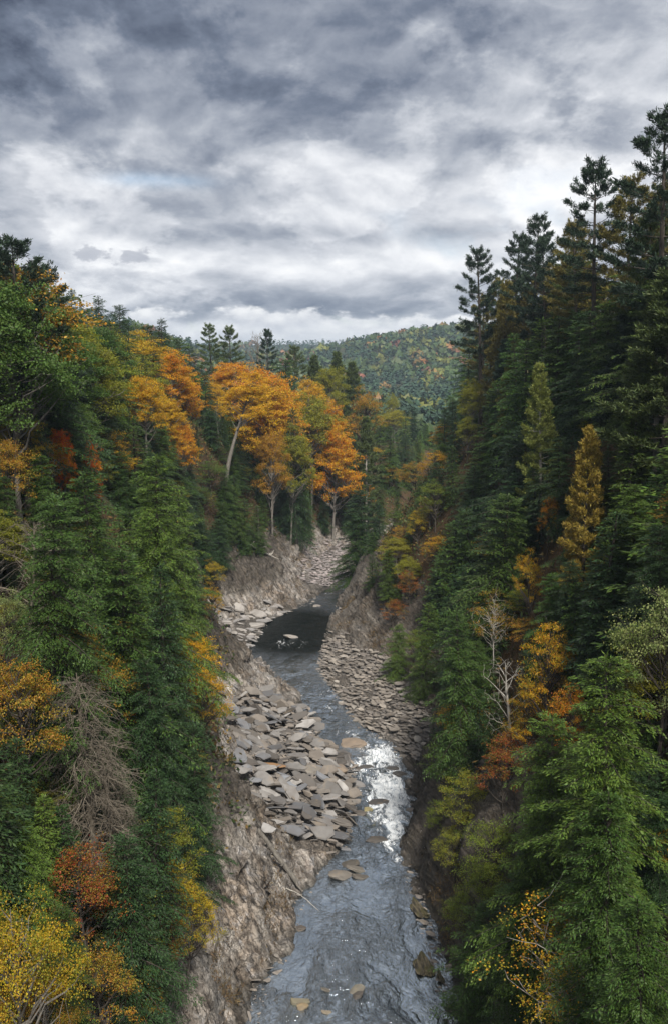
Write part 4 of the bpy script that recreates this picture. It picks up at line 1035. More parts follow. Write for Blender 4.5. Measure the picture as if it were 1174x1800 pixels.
refs = [short(h[5]) for h in exec_heroes]
REF = [(r_, HERO[i_]) for i_, r_ in enumerate(refs) if refs.count(r_) == 1 and 3 <= len(r_.split()) <= 6]
def beside(px, py):
    best = min(REF, key=lambda q: math.hypot((q[1][0] + q[1][1]) / 2 - px, q[1][2] - py))
    dx_, dy_ = px - (best[1][0] + best[1][1]) / 2, py - best[1][2]
    if abs(dx_) > abs(dy_): return ('right of the ' if dx_ > 0 else 'left of the ') + best[0]
    return ('below the ' if dy_ > 0 else 'behind the ') + best[0]
def tone(c): 
    return 'blackish green' if c[1] < .058 else 'dark green' if c[1] < .082 else 'mid green' if c[1] < .11 else 'light green'
CROWD = []
for (kind, x, y, H, R, wf, side, far_, valley, rim_r, z) in cand:
    if kind in ('hemlock', 'spire'):
        c = jitter(random.choice((HEM, HEM, HEM_B, HEM_B, HEM_L) if side == 'r' or y < 150 else (HEM, HEM_B, HEM_L)))
        zk = 'hemlock_valley' if valley else f'hemlock_{side}_' + ('far' if far_ else 'near')
        if kind == 'hemlock' and y < 90: kind = 'bighemlock'
    elif kind in ('pine', 'fullpine'):
        c = jitter(random.choice((PINED, PINEC, OLIVE) if rim_r else (PINEC, PINEC, PINED)))
        zk = 'pine_valley' if valley else 'pine_' + side
    else:
        if kind == 'maple': c = jitter(random.choice((ORANGE, GOLD, GOLD, YG)))
        else: c = jitter(random.choice((GREEN, GREEN, GREEN, YG, YG, YEL, OCHRE) if side == 'l' else (GREEN, YG, YG, YEL, OCHRE, GOLD)))
        zk = 'leaf_valley' if valley else 'leaf_' + side
    counts[zk] = counts.get(zk, 0) + 1
    sx_, sy_, _dd = [float(v) for v in project(x, y, z + H)]
    kindname = NAMES[kind].split('_')[0].replace('broadleaf', 'broadleaf tree'); hue_ = tone(c) if 'hemlock' in NAMES[kind] or 'pine' in NAMES[kind] else ('green' if c[1] > c[0] * 1.15 else 'yellow green' if c[1] > c[0] * .85 else 'orange' if c[1] < c[0] * .45 else 'golden')
    size_ = 'tall' if H > 17 else 'small' if H < 11 else 'middling'
    CROWD.append([f'{size_} {hue_} {kindname} {beside(sx_, sy_)}', sx_, y, (kind, x, y, H, c), ZONES[zk][1], R / (PROTO[kind][0][1] * H / PROTO[kind][0][0])])
by_label = {}
for q in CROWD: by_label.setdefault(q[0], []).append(q)
for lab, qs_ in by_label.items():
    if len(qs_) == 2:
        qs_.sort(key=lambda q: q[2])
        if qs_[1][2] - qs_[0][2] > 6: tags_ = ('nearer ', 'farther ')
        else: qs_.sort(key=lambda q: q[1]); tags_ = ('left hand ', 'right hand ')
    elif len(qs_) == 3: qs_.sort(key=lambda q: q[1]); tags_ = ('leftmost ', 'middle ', 'rightmost ')
    elif len(qs_) == 4: qs_.sort(key=lambda q: q[1]); tags_ = ('leftmost ', 'second from left, ', 'third from left, ', 'rightmost ')
    else: tags_ = ('',) * len(qs_)
    for q, tg in zip(qs_, tags_): q[0] = tg + lab
for lab, sx_, yy_, args_, grp, wf_ in CROWD: plant(*args_, lab, group=grp, wf=wf_)
n_out = 0
for _ in range(5000):
    y = random.uniform(14, 210); sg = random.choice((-1, 1)); x = sg * random.uniform(12, 40 + y * .55)
    z, d, wb, wc, lf_ = tinfo(x, y)
    if d < wb + wc: continue
    kind = random.choice(('hemlock', 'broad', 'mixed', 'fullpine', 'fullpine')); H = random.uniform(*HR[kind]) * 1.05; wf = random.uniform(1.2, 1.6)
    R = PROTO[kind][0][1] * H / PROTO[kind][0][0] * wf
    sx, sy, dd = [float(v) for v in project(x, y, z + H)]
    if dd > 4:
        bx, by, bd = [float(v) for v in project(x, y, z)]
        w_ = F * R * 1.3 / min(dd, bd)
        inx = max(sx, bx) + w_ > -25 and min(sx, bx) - w_ < 1199
        if inx and sy < 1830: continue
    if not clear(x, y, R, .36): continue
    put(x, y, R); n_out += 1
    plant(kind, x, y, H, jitter(random.choice((HEM, HEM_B, HEM_L)) if kind == 'hemlock' else random.choice((PINEC, PINEC, PINED) if kind == 'fullpine' else (GREEN, GREEN, YG, OCHRE)), .2),
          'tree standing on the slope just outside the picture', group='trees on the slopes outside the picture', wf=wf)
    if n_out > 110: break
print('crowd', len(cand), counts)

# ------------------------------------------------------------------ stones
def slab_mesh(seed, thick=.22, n=8, elong=1.6):
    """split plate of slate: uneven outline, stepped edge, slightly bowed faces; about 1 m wide"""
    r = np.random.default_rng(seed)
    ang = np.sort((np.arange(n) + r.uniform(-.38, .38, n)) * 2 * math.pi / n)
    rad = r.uniform(.36, .60, n) * (1 - .18 * (r.uniform(0, 1, n) < .3))
    ring = np.stack([np.cos(ang) * rad * elong, np.sin(ang) * rad], -1)
    V = []; 
    for f, zz in ((.90, -thick * .5), (1.0, -thick * .3), (r.uniform(.93, 1.0), thick * .1), (r.uniform(.84, .95), thick * .32), (r.uniform(.74, .84), thick * .5)):
        jit = r.normal(0, .022, (n, 2))
        V.append(np.concatenate([ring * f + jit, (zz + r.normal(0, thick * .06, n))[:, None]], 1))
    V.append(np.array([[r.normal(0, .05), r.normal(0, .04), thick * .52]]))
    V.append(np.array([[0, 0, -thick * .5]]))
    V = np.concatenate(V) / (1.0 * elong) ** .75; V[:, 2] += .10 * V[:, 0] * r.normal(0, .5) + .06 * V[:, 0] ** 2 * r.normal(0, 1)
    faces = []
    for k in range(4):
        for i in range(n):
            j = (i + 1) % n; faces.append((k * n + i, k * n + j, (k + 1) * n + j, (k + 1) * n + i))
    for i in range(n):
        j = (i + 1) % n; faces.append((4 * n + i, 4 * n + j, 5 * n)); faces.append((j, i, 5 * n + 1))
    return V, faces
def mesh_faces(name, V, faces, mat, smooth=False):
    me = bpy.data.meshes.new(name); me.from_pydata([tuple(v) for v in V], [], faces); me.materials.append(mat); me.update()
    if smooth: me.polygons.foreach_set('use_smooth', np.ones(len(me.polygons), bool))
    return me
SLABS = [slab_mesh(300 + i, random.uniform(.12, .26), random.choice((6, 7, 8, 9)), random.uniform(1.5, 3.1)) for i in range(14)]
SLAB_ME = [mesh_faces('slab', v, f, M_SLAB) for v, f in SLABS]
import bmesh
def boulder_mesh(seed, mat, flat=.55, elong=1.4, sub=3, chips=9, rugged=1.0):
    bm = bmesh.new(); bmesh.ops.create_icosphere(bm, subdivisions=sub, radius=.5)
    V = np.array([v.co[:] for v in bm.verts])
    n_ = V / .5
    # planar chips give angular shoulders
    r = np.random.default_rng(seed)
    for _ in range(chips):
        d_ = unit(r.normal(0, 1, 3)); lim = r.uniform(.26, .40); p_ = V @ d_
        V = V - np.clip(p_ - lim, 0, None)[:, None] * d_ * .85
    V = V + n_ * (.06 * rugged * fbm(V[:, 0] * 3 + seed, V[:, 1] * 3, V[:, 2] * 3, 3, seed=seed))[:, None] + n_ * (.025 * rugged * vnoise(V[:, 0] * 11, V[:, 1] * 11, V[:, 2] * 25, seed + 3))[:, None]
    V = V * np.array([elong, 1, flat])
    for v, c_ in zip(bm.verts, V): v.co = c_
    me = bpy.data.meshes.new('boulder'); bm.to_mesh(me); bm.free(); me.materials.append(mat)
    return me
BOULD = [boulder_mesh(400 + i, M_SLAB, random.uniform(.4, .65), random.uniform(1.2, 1.8)) for i in range(5)]
GREYS = [(.23, .222, .215), (.17, .163, .158), (.27, .26, .25), (.19, .172, .152), (.11, .102, .094), (.215, .188, .16), (.17, .18, .198), (.34, .328, .315)]
BEACH = [(.28, .25, .215), (.32, .285, .245), (.24, .215, .185), (.18, .16, .14), (.36, .33, .29)]
def stone_pose(strike, tilt=18):
    return (math.radians(random.gauss(tilt * .55, tilt)), math.radians(random.gauss(6, tilt * .6)), math.radians(strike + random.gauss(0, 24)))
def surf(x, y):
    """height of the displaced bank near a point"""
    return float(tgrid(x, y)) + .1
def stone(name, me, x, y, z, L, rot, colr, label, cat='rock', group=None, zs=1.0):
    o = link(name, me, None, label, cat, group); o.location = (x, y, z); o.rotation_euler = rot; o.scale = (L, L, L * zs); o.color = (*colr, 1)
    return o
def joined(name, items, mat, label=None, cat=None):
    """many tiny stones as one mesh"""
    Vs, Fs, n = [], [], 0
    for (k, x, y, z, L, rot) in items:
        v, f = SLABS[k]; Rm = np.array(Euler(rot).to_matrix())
        Vs.append((v * L) @ Rm.T + (x, y, z)); Fs += [tuple(i + n for i in ff) for ff in f]; n += len(v)
    me = mesh_faces(name, np.concatenate(Vs), Fs, mat)
    o = link(name, me, None, label, cat, None, 'stuff'); o.color = (.24, .215, .19, 1)
    return o
def scatter(n_try, ylo, yhi, side, dlo, dhi, sizes, strike, k=.40, tilt=18, lift=.35, wfun=None):
    """dart throwing, large stones first, on one bank"""
    res = []; grid = {}
    Ls = sorted((sizes() for _ in range(n_try)), reverse=True)
    for L in Ls:
        y = random.uniform(ylo, yhi); T = LT if side < 0 else RT
        wb = float(np.interp(y, T[:, 0], T[:, 1])); d = dlo + (wb + dhi - dlo) * random.random()
        if wfun and not wfun(y, d, wb): continue
        x = float(np.interp(y, LY, LX)) - d if side < 0 else float(np.interp(y, RY, RX)) + d
        i, j = int(x // 3), int(y // 3); ok = True
        for a in (-1, 0, 1):
            for b in (-1, 0, 1):
                for (u, v, S) in grid.get((i + a, j + b), ()):
                    if math.hypot(u - x, (v - y)) < (S + L) * k: ok = False
        if not ok: continue
        grid.setdefault((i, j), []).append((x, y, L))
        res.append((x, y, surf(x, y) + random.uniform(-.05, lift) * min(L, 1.5), L, stone_pose(strike, tilt), d))
    return res
# heap of slabs on the left bank
heap = scatter(14000, 98, 140, -1, -.6, 1.5, lambda: min(2.7, max(.26, random.lognormvariate(-.55, .66))), -14, .25, 30, .8)
def shade(c):
    f = random.uniform(.6, 1.3); return tuple(v * f for v in c)
heap.sort(key=lambda q: -q[3])
def where_on_heap(x, y, d):
    return 'at the water edge' if d < 2.5 else ('at the wooded back' if d > 8.5 else 'in the middle') 
for i, (x, y, z, L, rot, d) in enumerate(heap[:285]):
    band = 'nearer half' if y < 116 else 'farther half'
    size = 'large' if L > 1.7 else 'medium' if L > 1.05 else 'small'
    base_ = random.choice(GREYS); f_ = random.uniform(.55, 1.3); colr = tuple(v * f_ for v in base_); br = sum(colr) / 3
    hue_ = 'dark' if br < .13 else 'pale' if br > .26 else 'brown' if colr[0] > colr[2] * 1.22 else 'grey'
    lab = f'{size} {hue_} slate slab {where_on_heap(x, y, d)} of the heap, {band}'
    stone('flat_rock', SLAB_ME[random.randrange(14)], x, y, z, L, rot, colr, lab, 'rock', f'{size} {hue_} slabs {where_on_heap(x, y, d)} of the {band} of the heap')
small = [(random.randrange(14), x, y, z, L, rot) for (x, y, z, L, rot, d) in heap[285:]]
# stony beach on the right bank
beach = scatter(11000, 121, 178, 1, -.7, .8, lambda: min(1.4, max(.26, random.lognormvariate(-.75, .42))), -8, .26, 17, .4)
beach.sort(key=lambda q: -q[3] / q[1])
for i, (x, y, z, L, rot, d) in enumerate(beach[:270]):
    part_ = 'near end' if y < 135 else 'middle' if y < 155 else 'far end'
    edge_ = 'along the waterline' if d < 2 else 'up the bank'
    cb = shade(random.choice(BEACH)); tone_ = 'dark brown' if sum(cb) / 3 < .19 else 'pale beige' if sum(cb) / 3 > .30 else 'dull beige'
    sz_ = 'long' if L > .62 else 'middling' if L > .5 else 'small'
    stone('flat_stone', SLAB_ME[random.randrange(14)], x, y, z, L, rot, cb, f'{sz_} {tone_} flat stone {edge_}, {part_} of the right beach', 'rock', f'{sz_} {tone_} flat stones {edge_} at the {part_} of the beach')
small_r = [(random.randrange(14), x, y, z, L, rot) for (x, y, z, L, rot, d) in beach[270:]]
shore = []
for side, rng_y in ((-1, (62, 215)), (1, (62, 225))):
    for q in scatter(1500, rng_y[0], rng_y[1], side, -.7, .5, lambda: min(1.1, max(.18, random.lognormvariate(-1.2, .55))), -10, .35, 22, .2, wfun=lambda y, d, wb: d < .5):
        shore.append((random.randrange(14), q[0], q[1], max(q[2], -.02), q[3], q[4]))
joined('rubble', small[:1500] + small_r[:1300] + shore, M_SLAB, 'small broken slate filling the gaps of both stony banks', 'rubble')
# pale slabs left of the pool
pale = scatter(420, 168, 200, -1, -.4, 2.5, lambda: min(4.6, max(.8, random.lognormvariate(.45, .5))), 12, .36, 14, .25)
for (x, y, z, L, rot, d) in pale:
    size = 'large' if L > 2 else 'small'
    stone('flat_rock', SLAB_ME[random.randrange(14)], x, y, z, L, rot, random.choice(((.36, .34, .325), (.40, .375, .35), (.30, .29, .285))), f'{size} pale slab stacked on the left bank beside the dark pool', 'rock', f'{size} pale slabs beside the dark pool')
# upstream gravel bar
grav = scatter(4200, 222, 290, -1, -1.0, 2.0, lambda: random.uniform(.45, 1.15), 0, .30, 14, .2)
g_o = joined('gravel', [(random.randrange(14), x, y, z, L, rot) for (x, y, z, L, rot, d) in grav], M_SLAB, 'pinkish grey flat gravel bar at the upstream end of the gorge', 'gravel')
g_o.color = (.36, .32, .315, 1)
# stones lying in the water, seen singly in the photo
for (px, py, L, me, colr, lab, rotz, zs, kind) in [
    (617, 1309, 3.3, 'b0', (.28, .22, .165), 'large smooth tan boulder at the head of the white rapids', -8, .8, 'boulder'),
    (592, 1352, 2.2, 'b1', (.25, .20, .155), 'brown boulder between the rapids and the slab heap', -28, .9, 'boulder'),
    (508, 1374, 3.2, 's', (.25, .27, .30), 'long bluish grey slab tilted in the middle of the slab heap', -40, 1.0, 'flat_rock'),
    (471, 1457, 2.0, 's', (.42, .41, .40), 'small whitish slab near the fallen log on the slab heap', -60, 1.0, 'flat_rock'),
    (420, 1388, 2.4, 's', (.36, .35, .34), 'pale grey slab on the left part of the slab heap', -10, 1.0, 'flat_rock'),
    (470, 1345, 4.2, 's', (.36, .20, .09), 'rust stained slab near the top of the slab heap', -10, 1.0, 'flat_rock'),
    (450, 1312, 4.4, 's', (.29, .285, .29), 'upright grey slab at the upper left of the slab heap', 60, 1.0, 'flat_rock'),
    (540, 1352, 5.0, 's', (.24, .22, .19), 'long dark slab at the small inlet of the slab heap', -4, 1.2, 'flat_rock'),
    (600, 1541, 1.9, 'b2', (.17, .155, .135), 'round ended boulder, leftmost of the cluster in midstream', 20, 1.0, 'boulder'),
    (630, 1530, 2.4, 's', (.17, .155, .13), 'flat slab lying across the midstream boulder cluster', 4, 1.0, 'flat_rock'),
    (634, 1543, 1.7, 's', (.10, .09, .075), 'wet dark slab lowest in the midstream boulder cluster', 8, 1.2, 'flat_rock'),
    (617, 1519, 1.5, 'b3', (.07, .065, .055), 'dark boulder at the back of the midstream cluster', 0, .8, 'boulder'),
    (661, 1478, 1.9, 'b4', (.06, .055, .05), 'low black wet rock below the white rapids', 5, .6, 'boulder'),
    (612, 1444, 1.5, 's', (.31, .26, .20), 'tan slab at the right tip of the slab heap', -5, 1.0, 'flat_rock'),
    (646, 1424, 1.0, 'b0', (.30, .26, .12), 'small yellowish rock in the water left of the rapids', 0, 1.0, 'boulder'),
    (630, 1431, 1.3, 'b1', (.09, .08, .07), 'small dark rock beside the yellowish rock', 0, .7, 'boulder'),
    (668, 1413, 1.8, 'b2', (.05, .05, .05), 'black rock breaking the lower white rapids', -20, .6, 'boulder'),
    (647, 1350, 1.3, 'b3', (.05, .05, .05), 'black rock in the upper white rapids near the brown boulder', 10, .7, 'boulder'),
    (633, 1352, 1.1, 'b4', (.06, .055, .05), 'small black rock left of the upper rapids', 10, .7, 'boulder'),
    (703, 1362, 1.6, 'b1', (.05, .05, .05), 'dark rock in the rapids close to the right cliff', 30, .8, 'boulder'),
    (690, 1352, 1.2, 'b2', (.05, .05, .05), 'dark rock between the two white chutes', 0, .8, 'boulder'),
    (528, 1764, 1.5, 's', (.20, .18, .12), 'mossy brown slab in the water at the bottom of the photo', 0, 1.5, 'flat_rock'),
    (531, 1772, .9, 'b0', (.26, .20, .12), 'small tan stone under the mossy brown slab', 20, .8, 'boulder'),
    (574, 1742, .9, 's', (.12, .11, .09), 'small flat dark stone above the tan one near the bottom', 0, 1.0, 'flat_rock'),
    (574, 1781, .8, 's', (.26, .22, .16), 'small flat tan stone near the bottom of the photo', 5, 1.0, 'flat_rock'),
    (627, 1742, 1.1, 'b3', (.16, .15, .12), 'dark rock right of the flat stones near the bottom', 50, .8, 'boulder'),
    (629, 1752, .9, 'b4', (.06, .055, .05), 'black wet rock against the dark rock near the bottom', 50, .8, 'boulder'),
    (528, 1633, .8, 'b1', (.07, .06, .05), 'small jagged dark rock alone near the left shore', 10, .8, 'boulder'),
    (513, 1121, 2.0, 'b2', (.30, .28, .26), 'grey boulder standing alone in the dark pool', 0, .9, 'boulder'),
    (556, 1066, 1.6, 'b0', (.30, .27, .24), 'beige boulder at the upper edge of the dark pool', 0, .9, 'boulder'),
]:
    zoff = .12 if 1270 < py < 1470 and px < 600 else -.02
    for it in range(3):
        x, y = ground0(px, py, zoff + (max(0, float(terrain(*ground0(px, py)))) if it else 0) * 0)
    base = max(0.0, surf(x, y))
    if base > .2:
        for _ in range(8): x, y = ground0(px, py, base + .3); base = max(0., surf(x, y))
    me = SLAB_ME[random.randrange(14)] if me == 's' else BOULD[int(me[1])]
    stone(kind, me, x, y, base + (.35 if base > .2 else .06), L, (random.gauss(0, .12), random.gauss(0, .12) + (.2 if kind == 'flat_rock' else 0), math.radians(rotz)), colr, lab, 'rock', None, zs)
# mossy ledges at the foot of the right cliff
m, t = new_mat('mossy_rock'); M_MOSS = m
oc = t.n('ShaderNodeTexCoord').outputs['Object']
n = t.noise(oc, 3, 6, .65); n2_ = t.noise(t.n('ShaderNodeMapping', {0: oc, 3: (6, 1.2, 2)}).outputs[0], 2, 4, .6)
c = t.mix(t.mr(n2_, .42, .6), (.03, .026, .018), (.14, .115, .07)); c = t.mix(t.mr(n, .5, .62), c, (.06, .055, .016))
bp = t.n('ShaderNodeBump', {'Strength': 1, 'Distance': .12, 'Height': t.m('ADD', n, n2_)})
out(t, t.n('ShaderNodeBsdfPrincipled', {'Base Color': c, 'Roughness': .85, 'Normal': bp.outputs[0]}).outputs[0])
LEDGE = boulder_mesh(431, M_MOSS, .62, 1.0, 4, 22, 3.2)
for (px, py, sx_, sy_, rz, lab) in ((733, 1592, 1.5, 4.2, 14, 'narrow mossy ledge at the foot of the right cliff'), (742, 1690, 1.9, 4.0, 4, 'wide mossy ledge standing out of the water near the bottom right'),
                                    (772, 1712, .6, 2.2, 8, 'small dark ledge behind the wide mossy ledge')):
    x, y = ground0(px, py, .3); o = link('mossy_ledge', LEDGE, None, lab, 'rock'); o.location = (x, y, .05); o.scale = (sx_, sy_, 1.3); o.rotation_euler = (0, 0, math.radians(rz))

# ------------------------------------------------------------------ fallen wood
def log(name, p0, p1, r0, r1, label, stubs=6, mat=None, seed=1, sag=.15):
    r = np.random.default_rng(seed); mb = MB(); st = MB()
    p0, p1 = np.array(p0), np.array(p1); s = np.linspace(0, 1, 9)[:, None]
    P = p0 + (p1 - p0) * s + UP * (sag * np.sin(s * math.pi)) + r.normal(0, .04, (9, 3))
    mb.tube(P, np.linspace(r0, r1, 9), 7)
    o = link(name, mb.mesh(name, mat or M_BARK_PALE, True), None, label, 'log')
    for k in range(stubs):
        q = P[r.integers(3, 9)]; L = r.uniform(.5, 1.8) * np.linalg.norm(p1 - p0) / 10
        b = MB(); b.tube(curve(q, q + unit(r.normal(0, 1, 3) + np.array([0, 0, .4])) * L, r.normal(0, .06, 3), r, 5), np.linspace(r1 * .7, r1 * .2, 5), 4)
        link('branch', b.mesh('branch', mat or M_BARK_PALE, True), o)
    return o
def on_ground(px, py, lift=.3):
    r_ = ray(px, py); t_ = np.arange(40, 600, .1); x, y, z = r_[0] * t_, r_[1] * t_, CAMZ + r_[2] * t_
    hit = np.nonzero(z <= np.maximum(tgrid(x, y), 0) + lift)[0]; i = hit[0]
    return np.array([x[i], y[i], z[i]])
log('fallen_log', on_ground(432, 1432, .8), on_ground(520, 1548, .7), .20, .26, 'long grey fallen log lying where the slab heap meets the rock wall', 5, M_BARK_GREY, 5)
log('fallen_log', on_ground(418, 948, .8), on_ground(476, 977, .6), .16, .26, 'grey uprooted trunk with splayed roots on top of the far rock face', 9, M_BARK_PALE, 6)
log('fallen_branch', on_ground(505, 1560, .4), on_ground(560, 1600, .1), .05, .02, 'thin pale branch poking from the log over the water', 3, M_BARK_PALE, 8)
def snag(px, pyb, pyt, label, seed, rad=.16, lean=0):
    p = on_ground(px, pyb, .2); d = p[1]; h = (pyb - pyt) / F * math.hypot(p[1], p[2] - CAMZ) 
    return log('dead_snag', p - UP * .5, p + np.array([lean, 0, h]), rad, rad * .35, label, 5, M_BARK_GREY, seed, 0)
snag(455, 952, 888, 'broken grey snag standing behind the uprooted trunk', 11)
snag(478, 940, 800, 'thin grey dead stem left of the dim hemlock wall', 12, .14, 1.0)
snag(547, 928, 815, 'bare dead stem at the head of the upstream gravel', 13, .16, .6)
snag(520, 930, 830, 'dark dead stem between two others above the upstream gravel', 14, .16, -.4)

# ------------------------------------------------------------------ dry brush on the rocky banks
mb = MB(); r = np.random.default_rng(77)
def brush(n_, ylo, yhi, side, d0, d1, h=.5):
    y = r.uniform(ylo, yhi, n_); T = LT if side < 0 else RT
    wb = np.interp(y, T[:, 0], T[:, 1]); wc = np.interp(y, T[:, 0], T[:, 2])
    d = wb + wc * d0 + (wc * (d1 - d0) + 2) * r.uniform(0, 1, n_)
    keep_ = fbm(y / 3.1, d / 2.3, y * 0, 3, seed=81) > .02
    y, d = y[keep_], d[keep_]; x = xl(y) - d if side < 0 else xr(y) + d
    z = terrain(x, y)
    k = 9; n2 = len(x)
    P = np.repeat(np.stack([x, y, z], -1), k, 0) + r.normal(0, .28, (n2 * k, 3)) * [1, 1, .4]
    D = r.normal(0, .7, (n2 * k, 3)) + UP * .8
    mb.leaves(P, D, r.normal(0, 1, (n2 * k, 3)), r.uniform(.25, .6, n2 * k) * h / .5, r.uniform(.03, .07, n2 * k), .1)
brush(1500, 120, 215, 1, .0, 1.2); brush(700, 60, 120, 1, .2, 1.2); brush(900, 176, 290, -1, .6, 1.3); brush(600, 60, 100, -1, .35, 1.2)
M_BRUSH = leaf_material('dry_brush', .2, .5, .02)
o = link('dry_brush', mb.mesh('dry_brush', M_BRUSH), None, 'dry brown grass and brush on the upper rocks of both banks', 'brush', None, 'stuff'); o.color = (.15, .10, .045, 1)

# ------------------------------------------------------------------ undergrowth on the slopes
mb = MB(); tints = []
n_ = 15000
uy = r.uniform(55, 300, n_); us = r.choice([-1, 1], n_); ud = r.uniform(3, 34, n_)
ux = np.where(us < 0, xl(uy) - ud, xr(uy) + ud)
uz, ud2, uwb, uwc, _l2 = terrain(ux, uy, True)
ok = ud2 > uwb + uwc * .9 + fbm(ux / 4, uy / 4, ux * 0, 2, seed=95) * 2
ux, uy, uz = ux[ok], uy[ok], uz[ok]; k = 7; m_ = len(ux)
P = np.repeat(np.stack([ux, uy, uz], -1), k, 0) + r.normal(0, 1, (m_ * k, 3)) * [.55, .55, .3] + UP * .35
tn = np.array([(.045, .075, .018), (.06, .09, .02), (.11, .085, .03), (.16, .10, .025), (.035, .055, .02)])[r.integers(0, 5, m_)] * r.uniform(.7, 1.3, (m_, 1))
mb.leaves(P, r.normal(0, 1, (m_ * k, 3)) + UP * .4, unit(UP + r.normal(0, .6, (m_ * k, 3))), r.uniform(.35, .7, m_ * k), r.uniform(.16, .34, m_ * k), .15)
me = mb.mesh('undergrowth', M_FAR); tt_ = np.repeat(tn, k * 4, 0)
a_ = me.attributes.new('tint', 'FLOAT_COLOR', 'POINT'); a_.data.foreach_set('color', np.concatenate([tt_, np.ones((len(tt_), 1))], 1).astype(np.float32).ravel())
link('undergrowth', me, None, 'low green and brown undergrowth covering the forest floor of the slopes', 'undergrowth', None, 'stuff')

# ------------------------------------------------------------------ far woods on the hills
n_try = 36000
fy = 430 + (2750 - 430) * r.uniform(0, 1, n_try) ** .8
fpx = r.uniform(150, 930, n_try); fx = (fpx - 587) / F * fy
fz = terrain(fx, fy)
sp = 8.5 + fy / 260
order = np.argsort(fy); seen = {}; pick = []
# nearest first; skip what a nearer ridge hides
horizon = np.full(1400, -9.0)
el_ = (fz + 14 - CAMZ) / fy; elb = (fz + 3 - CAMZ) / fy
step = 0
for ii in order:
    key = (int(fx[ii] / sp[ii]), int(fy[ii] / sp[ii]))
    if key in seen: continue
    b = int(fpx[ii])
    if el_[ii] < horizon[max(0, b - 2):b + 3].max() - .0005: continue
    seen[key] = 1; pick.append(ii)
    horizon[b] = max(horizon[b], elb[ii])
pick = np.array(pick[:14000])
# the same woods cover the plateaus on both sides of the gorge, behind the trees of the rim
qx_ = r.uniform(-350, 350, 5200); qy_ = r.uniform(-60, 470, 5200)
qz_ = terrain(qx_, qy_); qpx, qpy, qd = project(qx_, qy_, qz_ + 16)
qok = (np.abs(qx_ - 8) > 52 + np.maximum(qy_ - 300, 0) * .0) & ~((qd > 0) & (qpx > -40) & (qpx < 1214) & (qpy < np.interp(qpx, SKYL[:, 0], SKYL[:, 1]) + 14))
cells_ = {}
for ii in np.nonzero(qok)[0]:
    key = (int(qx_[ii] / 9), int(qy_[ii] / 9))
    if key not in cells_: cells_[key] = ii
sel = np.array(sorted(cells_.values()))
n0 = len(fx); fx = np.concatenate([fx, qx_[sel]]); fy = np.concatenate([fy, qy_[sel]]); fz = np.concatenate([fz, qz_[sel]])
pick = np.concatenate([pick, np.arange(n0, len(fx))])
mb = MB(); tints = []
PATCH = fbm(fx / 60, fy / 100, fx * 0, 3, seed=91)
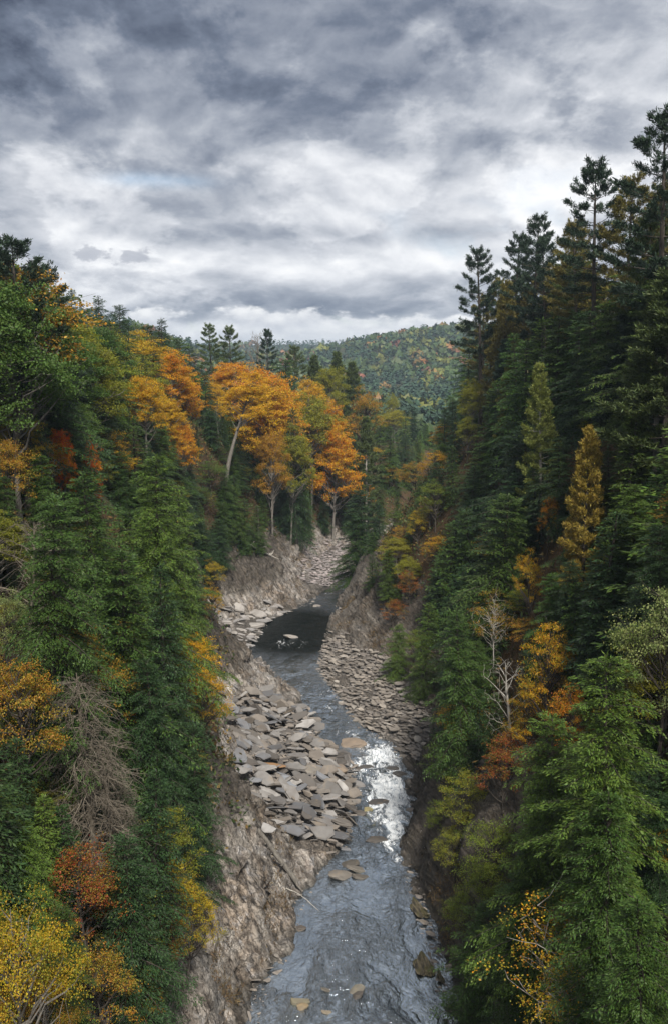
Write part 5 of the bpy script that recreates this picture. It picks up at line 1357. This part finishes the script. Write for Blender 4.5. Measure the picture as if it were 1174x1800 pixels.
for ii in pick:
    y = fy[ii]; nq = 40 if y < 900 else 30 if y < 1700 else 16
    patch = PATCH[ii]
    u = r.uniform()
    con = patch < .06 if u < .85 else u < .93
    Hc = r.uniform(10, 17) if con else r.uniform(9, 14); Rc = r.uniform(3.4, 5.0) if con else r.uniform(4.6, 7.6); Rc *= 1 + y / 6000
    if con: base = np.array((.035, .070, .040)) * r.uniform(.7, 1.3)
    else:
        base = np.array([(.05, .085, .025), (.08, .12, .035), (.14, .15, .03), (.11, .14, .06), (.25, .125, .04), (.26, .17, .05), (.20, .085, .05)][r.choice(7, p=[.34, .27, .15, .12, .055, .045, .02])]) * r.uniform(.75, 1.2)
    v = unit(r.normal(0, 1, (nq, 3))); v[:, 2] = np.abs(v[:, 2]) * 1.0 - .2
    if con:
        hgt = r.uniform(.08, 1, nq); P = np.stack([v[:, 0] * Rc * (1 - hgt) * 1.1, v[:, 1] * Rc * (1 - hgt) * 1.1, hgt * Hc], -1)
        D = unit(np.stack([v[:, 0], v[:, 1], -.5 + 0 * hgt], -1)); L = Rc * .75; W = Rc * .6
    else:
        P = v * Rc * r.uniform(.75, 1, (nq, 1)) * [1, 1, .85] + UP * (Hc - Rc * .9); D = r.normal(0, 1, (nq, 3)); D = np.cross(v, r.normal(0, 1, (nq, 3))); L = Rc * .9; W = Rc * .8
    N = unit(v + UP * .25 + r.normal(0, .14, (nq, 3)))
    mb.leaves(P + (fx[ii], y, fz[ii] - .8), unit(D), N, L * r.uniform(.7, 1.2, nq), W * r.uniform(.7, 1.2, nq), .15)
    tints.append(np.repeat(base[None], nq * 4, 0))
me = mb.mesh('distant_forest', M_FAR)
a_ = me.attributes.new('tint', 'FLOAT_COLOR', 'POINT'); tt_ = np.concatenate(tints); a_.data.foreach_set('color', np.concatenate([tt_, np.ones((len(tt_), 1))], 1).astype(np.float32).ravel())
link('distant_forest', me, None, 'mixed autumn forest covering the distant hills', 'forest', None, 'stuff')
print('far crowns', len(pick), 'quads', len(me.polygons))
# pale road glimpsed in the valley notch
m, t = new_mat('pale_asphalt'); oc = t.n('ShaderNodeTexCoord').outputs['Object']
out(t, t.n('ShaderNodeBsdfPrincipled', {'Base Color': t.mix(t.noise(oc, .4, 4, .6), (.30, .29, .29), (.38, .37, .36)), 'Roughness': .9}).outputs[0])
rz_ = 25.0; rx0, ry0 = ground0(689, 715, rz_)
RV = [(rx0 + a * 4.5, ry0 + b * 7 + a * 3, rz_ + dz_) for dz_ in (0, -3) for b in (-1, 1) for a in (-1, 1)]
link('road', mesh_quads('road', np.array(RV), np.array([(0, 1, 3, 2), (4, 5, 1, 0), (1, 5, 7, 3), (2, 3, 7, 6), (0, 2, 6, 4)]), m), kind='structure')

# ------------------------------------------------------------------ air
HZ = bpy.data.materials.new('air_haze'); HZ.use_nodes = True; HZ.node_tree.nodes.clear(); h = NT(HZ.node_tree)
pv = h.n('ShaderNodeVolumePrincipled', {'Color': (.66, .82, 1.0, 1), 'Density': .00015, 'Anisotropy': .1})
h.t.links.new(pv.outputs[0], h.n('ShaderNodeOutputMaterial').inputs['Volume'])
bx0, bx1, by0, by1, bz0, bz1 = -5100, 5100, -4100, 6100, -15, 165
Vb = np.array([(x, y, z) for z in (bz0, bz1) for y in (by0, by1) for x in (bx0, bx1)], float)
Qb = np.array([(0, 2, 3, 1), (4, 5, 7, 6), (0, 1, 5, 4), (2, 6, 7, 3), (0, 4, 6, 2), (1, 3, 7, 5)])
link('haze', mesh_quads('haze', Vb, Qb, HZ), None, 'thin bluish autumn haze filling the valley', 'haze', None, 'stuff')
